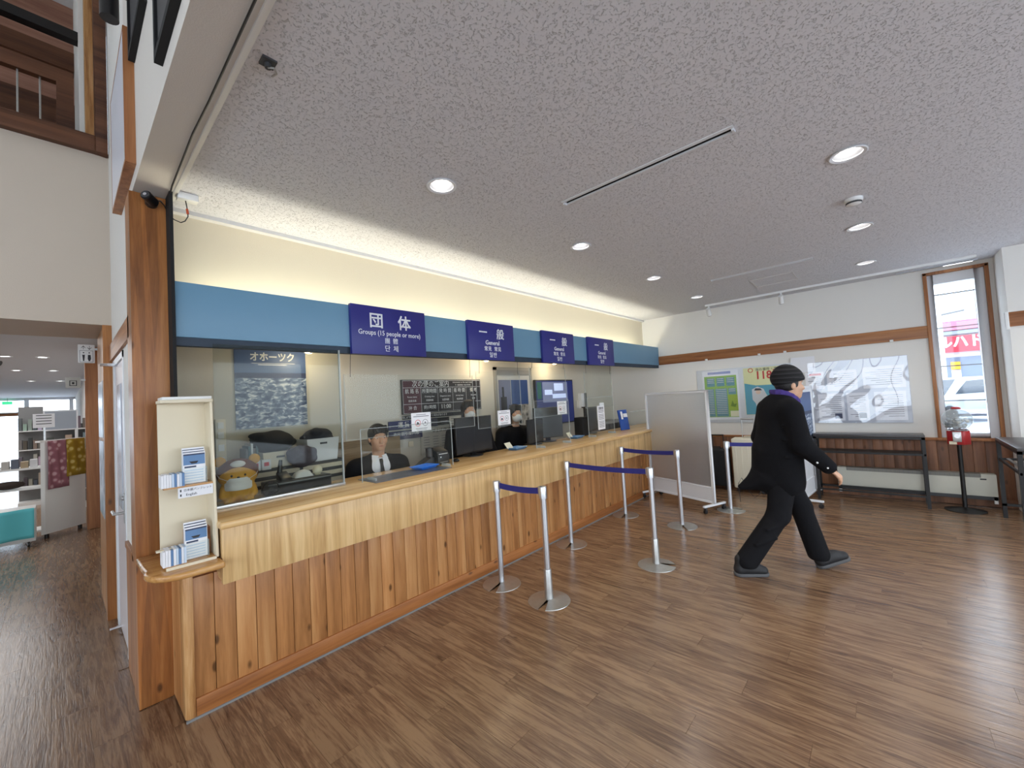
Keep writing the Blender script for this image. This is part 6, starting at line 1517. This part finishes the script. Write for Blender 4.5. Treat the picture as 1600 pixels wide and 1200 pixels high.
    lm = emit('shop_lamp', (1, 1, 1, 1), 8)
    for i, (x, y) in enumerate(((-.5, 7.6), (-.2, 7.6), (-.6, 10.5), (-.2, 10.5), (-.6, 13), (-.1, 13), (-.5, 16), (.0, 16))):
        t = thing('shop_downlight', 'small round shop downlight, %s' % ('first of the near pair', 'second of the near pair', 'first of the second pair', 'second of the second pair', 'first of the third pair', 'second of the third pair', 'first of the far pair', 'second of the far pair')[i], 'ceiling light', (x, y, 2.74), group='shop downlights')
        MB().lathe([(.06, 2.752), (.085, 2.752), (.08, 2.742), (.06, 2.742)], (x, y, 0), 20).out('ring', M['white'], t); MB().lathe([(0, 2.7485), (.06, 2.7485)], (x, y, 0), 16).out('lamp', lm, t)
    d = bpy.data.lights.new('shop_fill', 'AREA'); d.shape = 'RECTANGLE'; d.size = 2.5; d.size_y = 9; d.energy = 160  # added fill light that brightens the shop, belongs to no fitting
    l = link(bpy.data.objects.new('shop_fill', d)); l.location = (-1.6, 12, 2.72)
    t = thing('exit_sign', 'small green exit sign over the shop front', 'exit sign', (-1.3, 24.8, 2.3)); B(-1.5, -1.25, 24.8, 24.86, 2.5, 2.62).out('panel', emit('exit_green', lin(60,190,130), 1.5), t); MB().cyl((-1.37, 24.83, 2.62), (-1.37, 24.83, 2.752), .012, n=8).out('stem', M['steel'], t)
    t = thing('ceiling_projector', 'dark ceiling bracket lamp inside the shop', 'lamp', (-.9, 9.8, 2.5)); MB().tube([(-.72, 9.8, 2.75), (-.72, 9.8, 2.62)], .015, 8).out('stem', M['black'], t); MB().cyl((-.8, 9.8, 2.62), (-.6, 9.7, 2.55), .04, n=14).out('lamp_body', M['black'], t, True)
shop()

# ------------------------------------------------------------------ outdoors through the tall window
def outdoors():
    snow = plain('snow', lin(236,240,246), .9, spec=.1, bump=.3, bscale=3)
    g = struct(B(7.6, 60, -45, 45, -.5, -.02).out('ground', snow), 'snowy ground outside the tall window')
    struct(B(-40, 40, 25.6, 60, -.5, -.02).out('ground_street', snow), 'snowy street beyond the shop front')
    struct(B(-60, -6.5, -40, 25, -.5, -.02).out('ground_forecourt', snow), 'snowy forecourt behind the viewer')
    struct(B(-6, 60, -40, -4.4, -.5, -.02).out('ground_roadside', snow), 'snowy roadside behind the viewer')
    # shop building across the road, with red sign board
    t = thing('roadside_shop', 'white shop building with red sign board across the road', 'building', (27, -2.5, 0))
    B(27, 33, -12, 8, -.02, 4.2).out('walls', plain('shop_wall', lin(226,226,230), .7), t)
    red = plain('sign_red', lin(206,34,58), .5)
    B(26.6, 27, -11.5, 6, 2.57, 3.27).out('sign_board', red, t); B(26.7, 27.1, -11.5, 6, 3.35, 3.5).out('parapet', plain('parapet_grey', lin(140,150,176), .6), t)
    B(26.68, 27.05, -11.5, 6, 3.55, 3.95).out('upper_sign', plain('sign_rose', lin(222,120,142), .6), t)
    text('ルハド', .56, M['sign_text'], t, (26.58, -1.85, 2.98), '-x', bold=.02, sx=.85, align='LEFT')
    for i in range(9): B(26.98, 27.02, 4.3-i*1.6-1.4, 4.3-i*1.6, 1.0, 2.35).out('shop_window', plain('shop_pane', lin(110,124,150), .2), t)
    B(26.9, 26.97, -2.53, -2.24, 1.8, 2.14).out('yellow_poster', plain('poster_orange', lin(240,170,40), .5), t); B(26.9, 26.97, -2.53, -2.24, 1.4, 1.77).out('white_poster', M['paper'], t)
    struct(B(36, 42, -30, 20, -.02, 6.5).out('wall_hillside_house', plain('pale_house', lin(206,210,216), .8)), 'pale building block behind the roadside shop')
    # cars
    def car(lab, x, y, rz, mat):
        t = thing('parked_car', lab, 'car', (x, y, -.02), rz, 'cars parked outside', local=True)
        prof = [(-2.1, .35), (2.1, .35), (2.15, .75), (1.2, .95), (.55, 1.45), (-1.2, 1.5), (-1.95, .95), (-2.15, .8)]
        MB().prism(prof, -.85, .85, 'y').out('body', mat, t, bevel=.07, segs=3)
        gm = plain('car_glass', lin(46,54,64), .1)
        for s_ in (-1, 1):
            MB().prism([(1.0, .98), (.5, 1.38), (-1.1, 1.42), (-1.6, .98)], s_*.852, s_*.86, 'y').out('side_window', gm, t)
            for xx in (-1.3, 1.3): MB().cyl((xx, s_*.7, .32), (xx, s_*.88, .32), .32, n=20).out('wheel', M['matt_black'], t, True)
        MB().add([(1.2, -.7, .965), (1.2, .7, .965), (.57, .62, 1.44), (.57, -.62, 1.44)], [(0, 1, 2, 3)]).out('windscreen', gm, t)
    car('silver car parked nearest the tall window', 20.0, -1.5, 2.5, plain('car_silver', lin(176,182,192), .25, metal=.4)); car('dark car parked before the roadside shop', 23.6, -2.9, 1.6, plain('car_slate', lin(96,106,124), .25, metal=.3))
    t = thing('utility_pole', 'white pole standing between the window and the roadside shop', 'pole', (25.9, -1.93, 0)); MB().cyl((25.9, -1.93, -.02), (25.9, -1.93, 8), .1, .08, 12).out('pole', plain('pole_grey', lin(226,226,226), .6), t, True); MB().tube([(25.9, -1.93, 4.2), (25.9, -2.7, 4.3)], .04, 8).out('arm', M['grey'], t)
outdoors()

# ------------------------------------------------------------------ lettering becomes plain mesh
def freeze_text():
    bpy.context.view_layer.update()
    dg = bpy.context.evaluated_depsgraph_get()
    for o in [x for x in S.objects if x.type == 'FONT']:
        me = bpy.data.meshes.new_from_object(o.evaluated_get(dg))
        if not me.materials: me.materials.append(o.data.materials[0])
        n = link(bpy.data.objects.new('lettering', me)); n.parent = o.parent
        n.location = o.location; n.rotation_euler = o.rotation_euler; n.scale = o.scale
        c = o.data; bpy.data.objects.remove(o); bpy.data.curves.remove(c)
freeze_text()
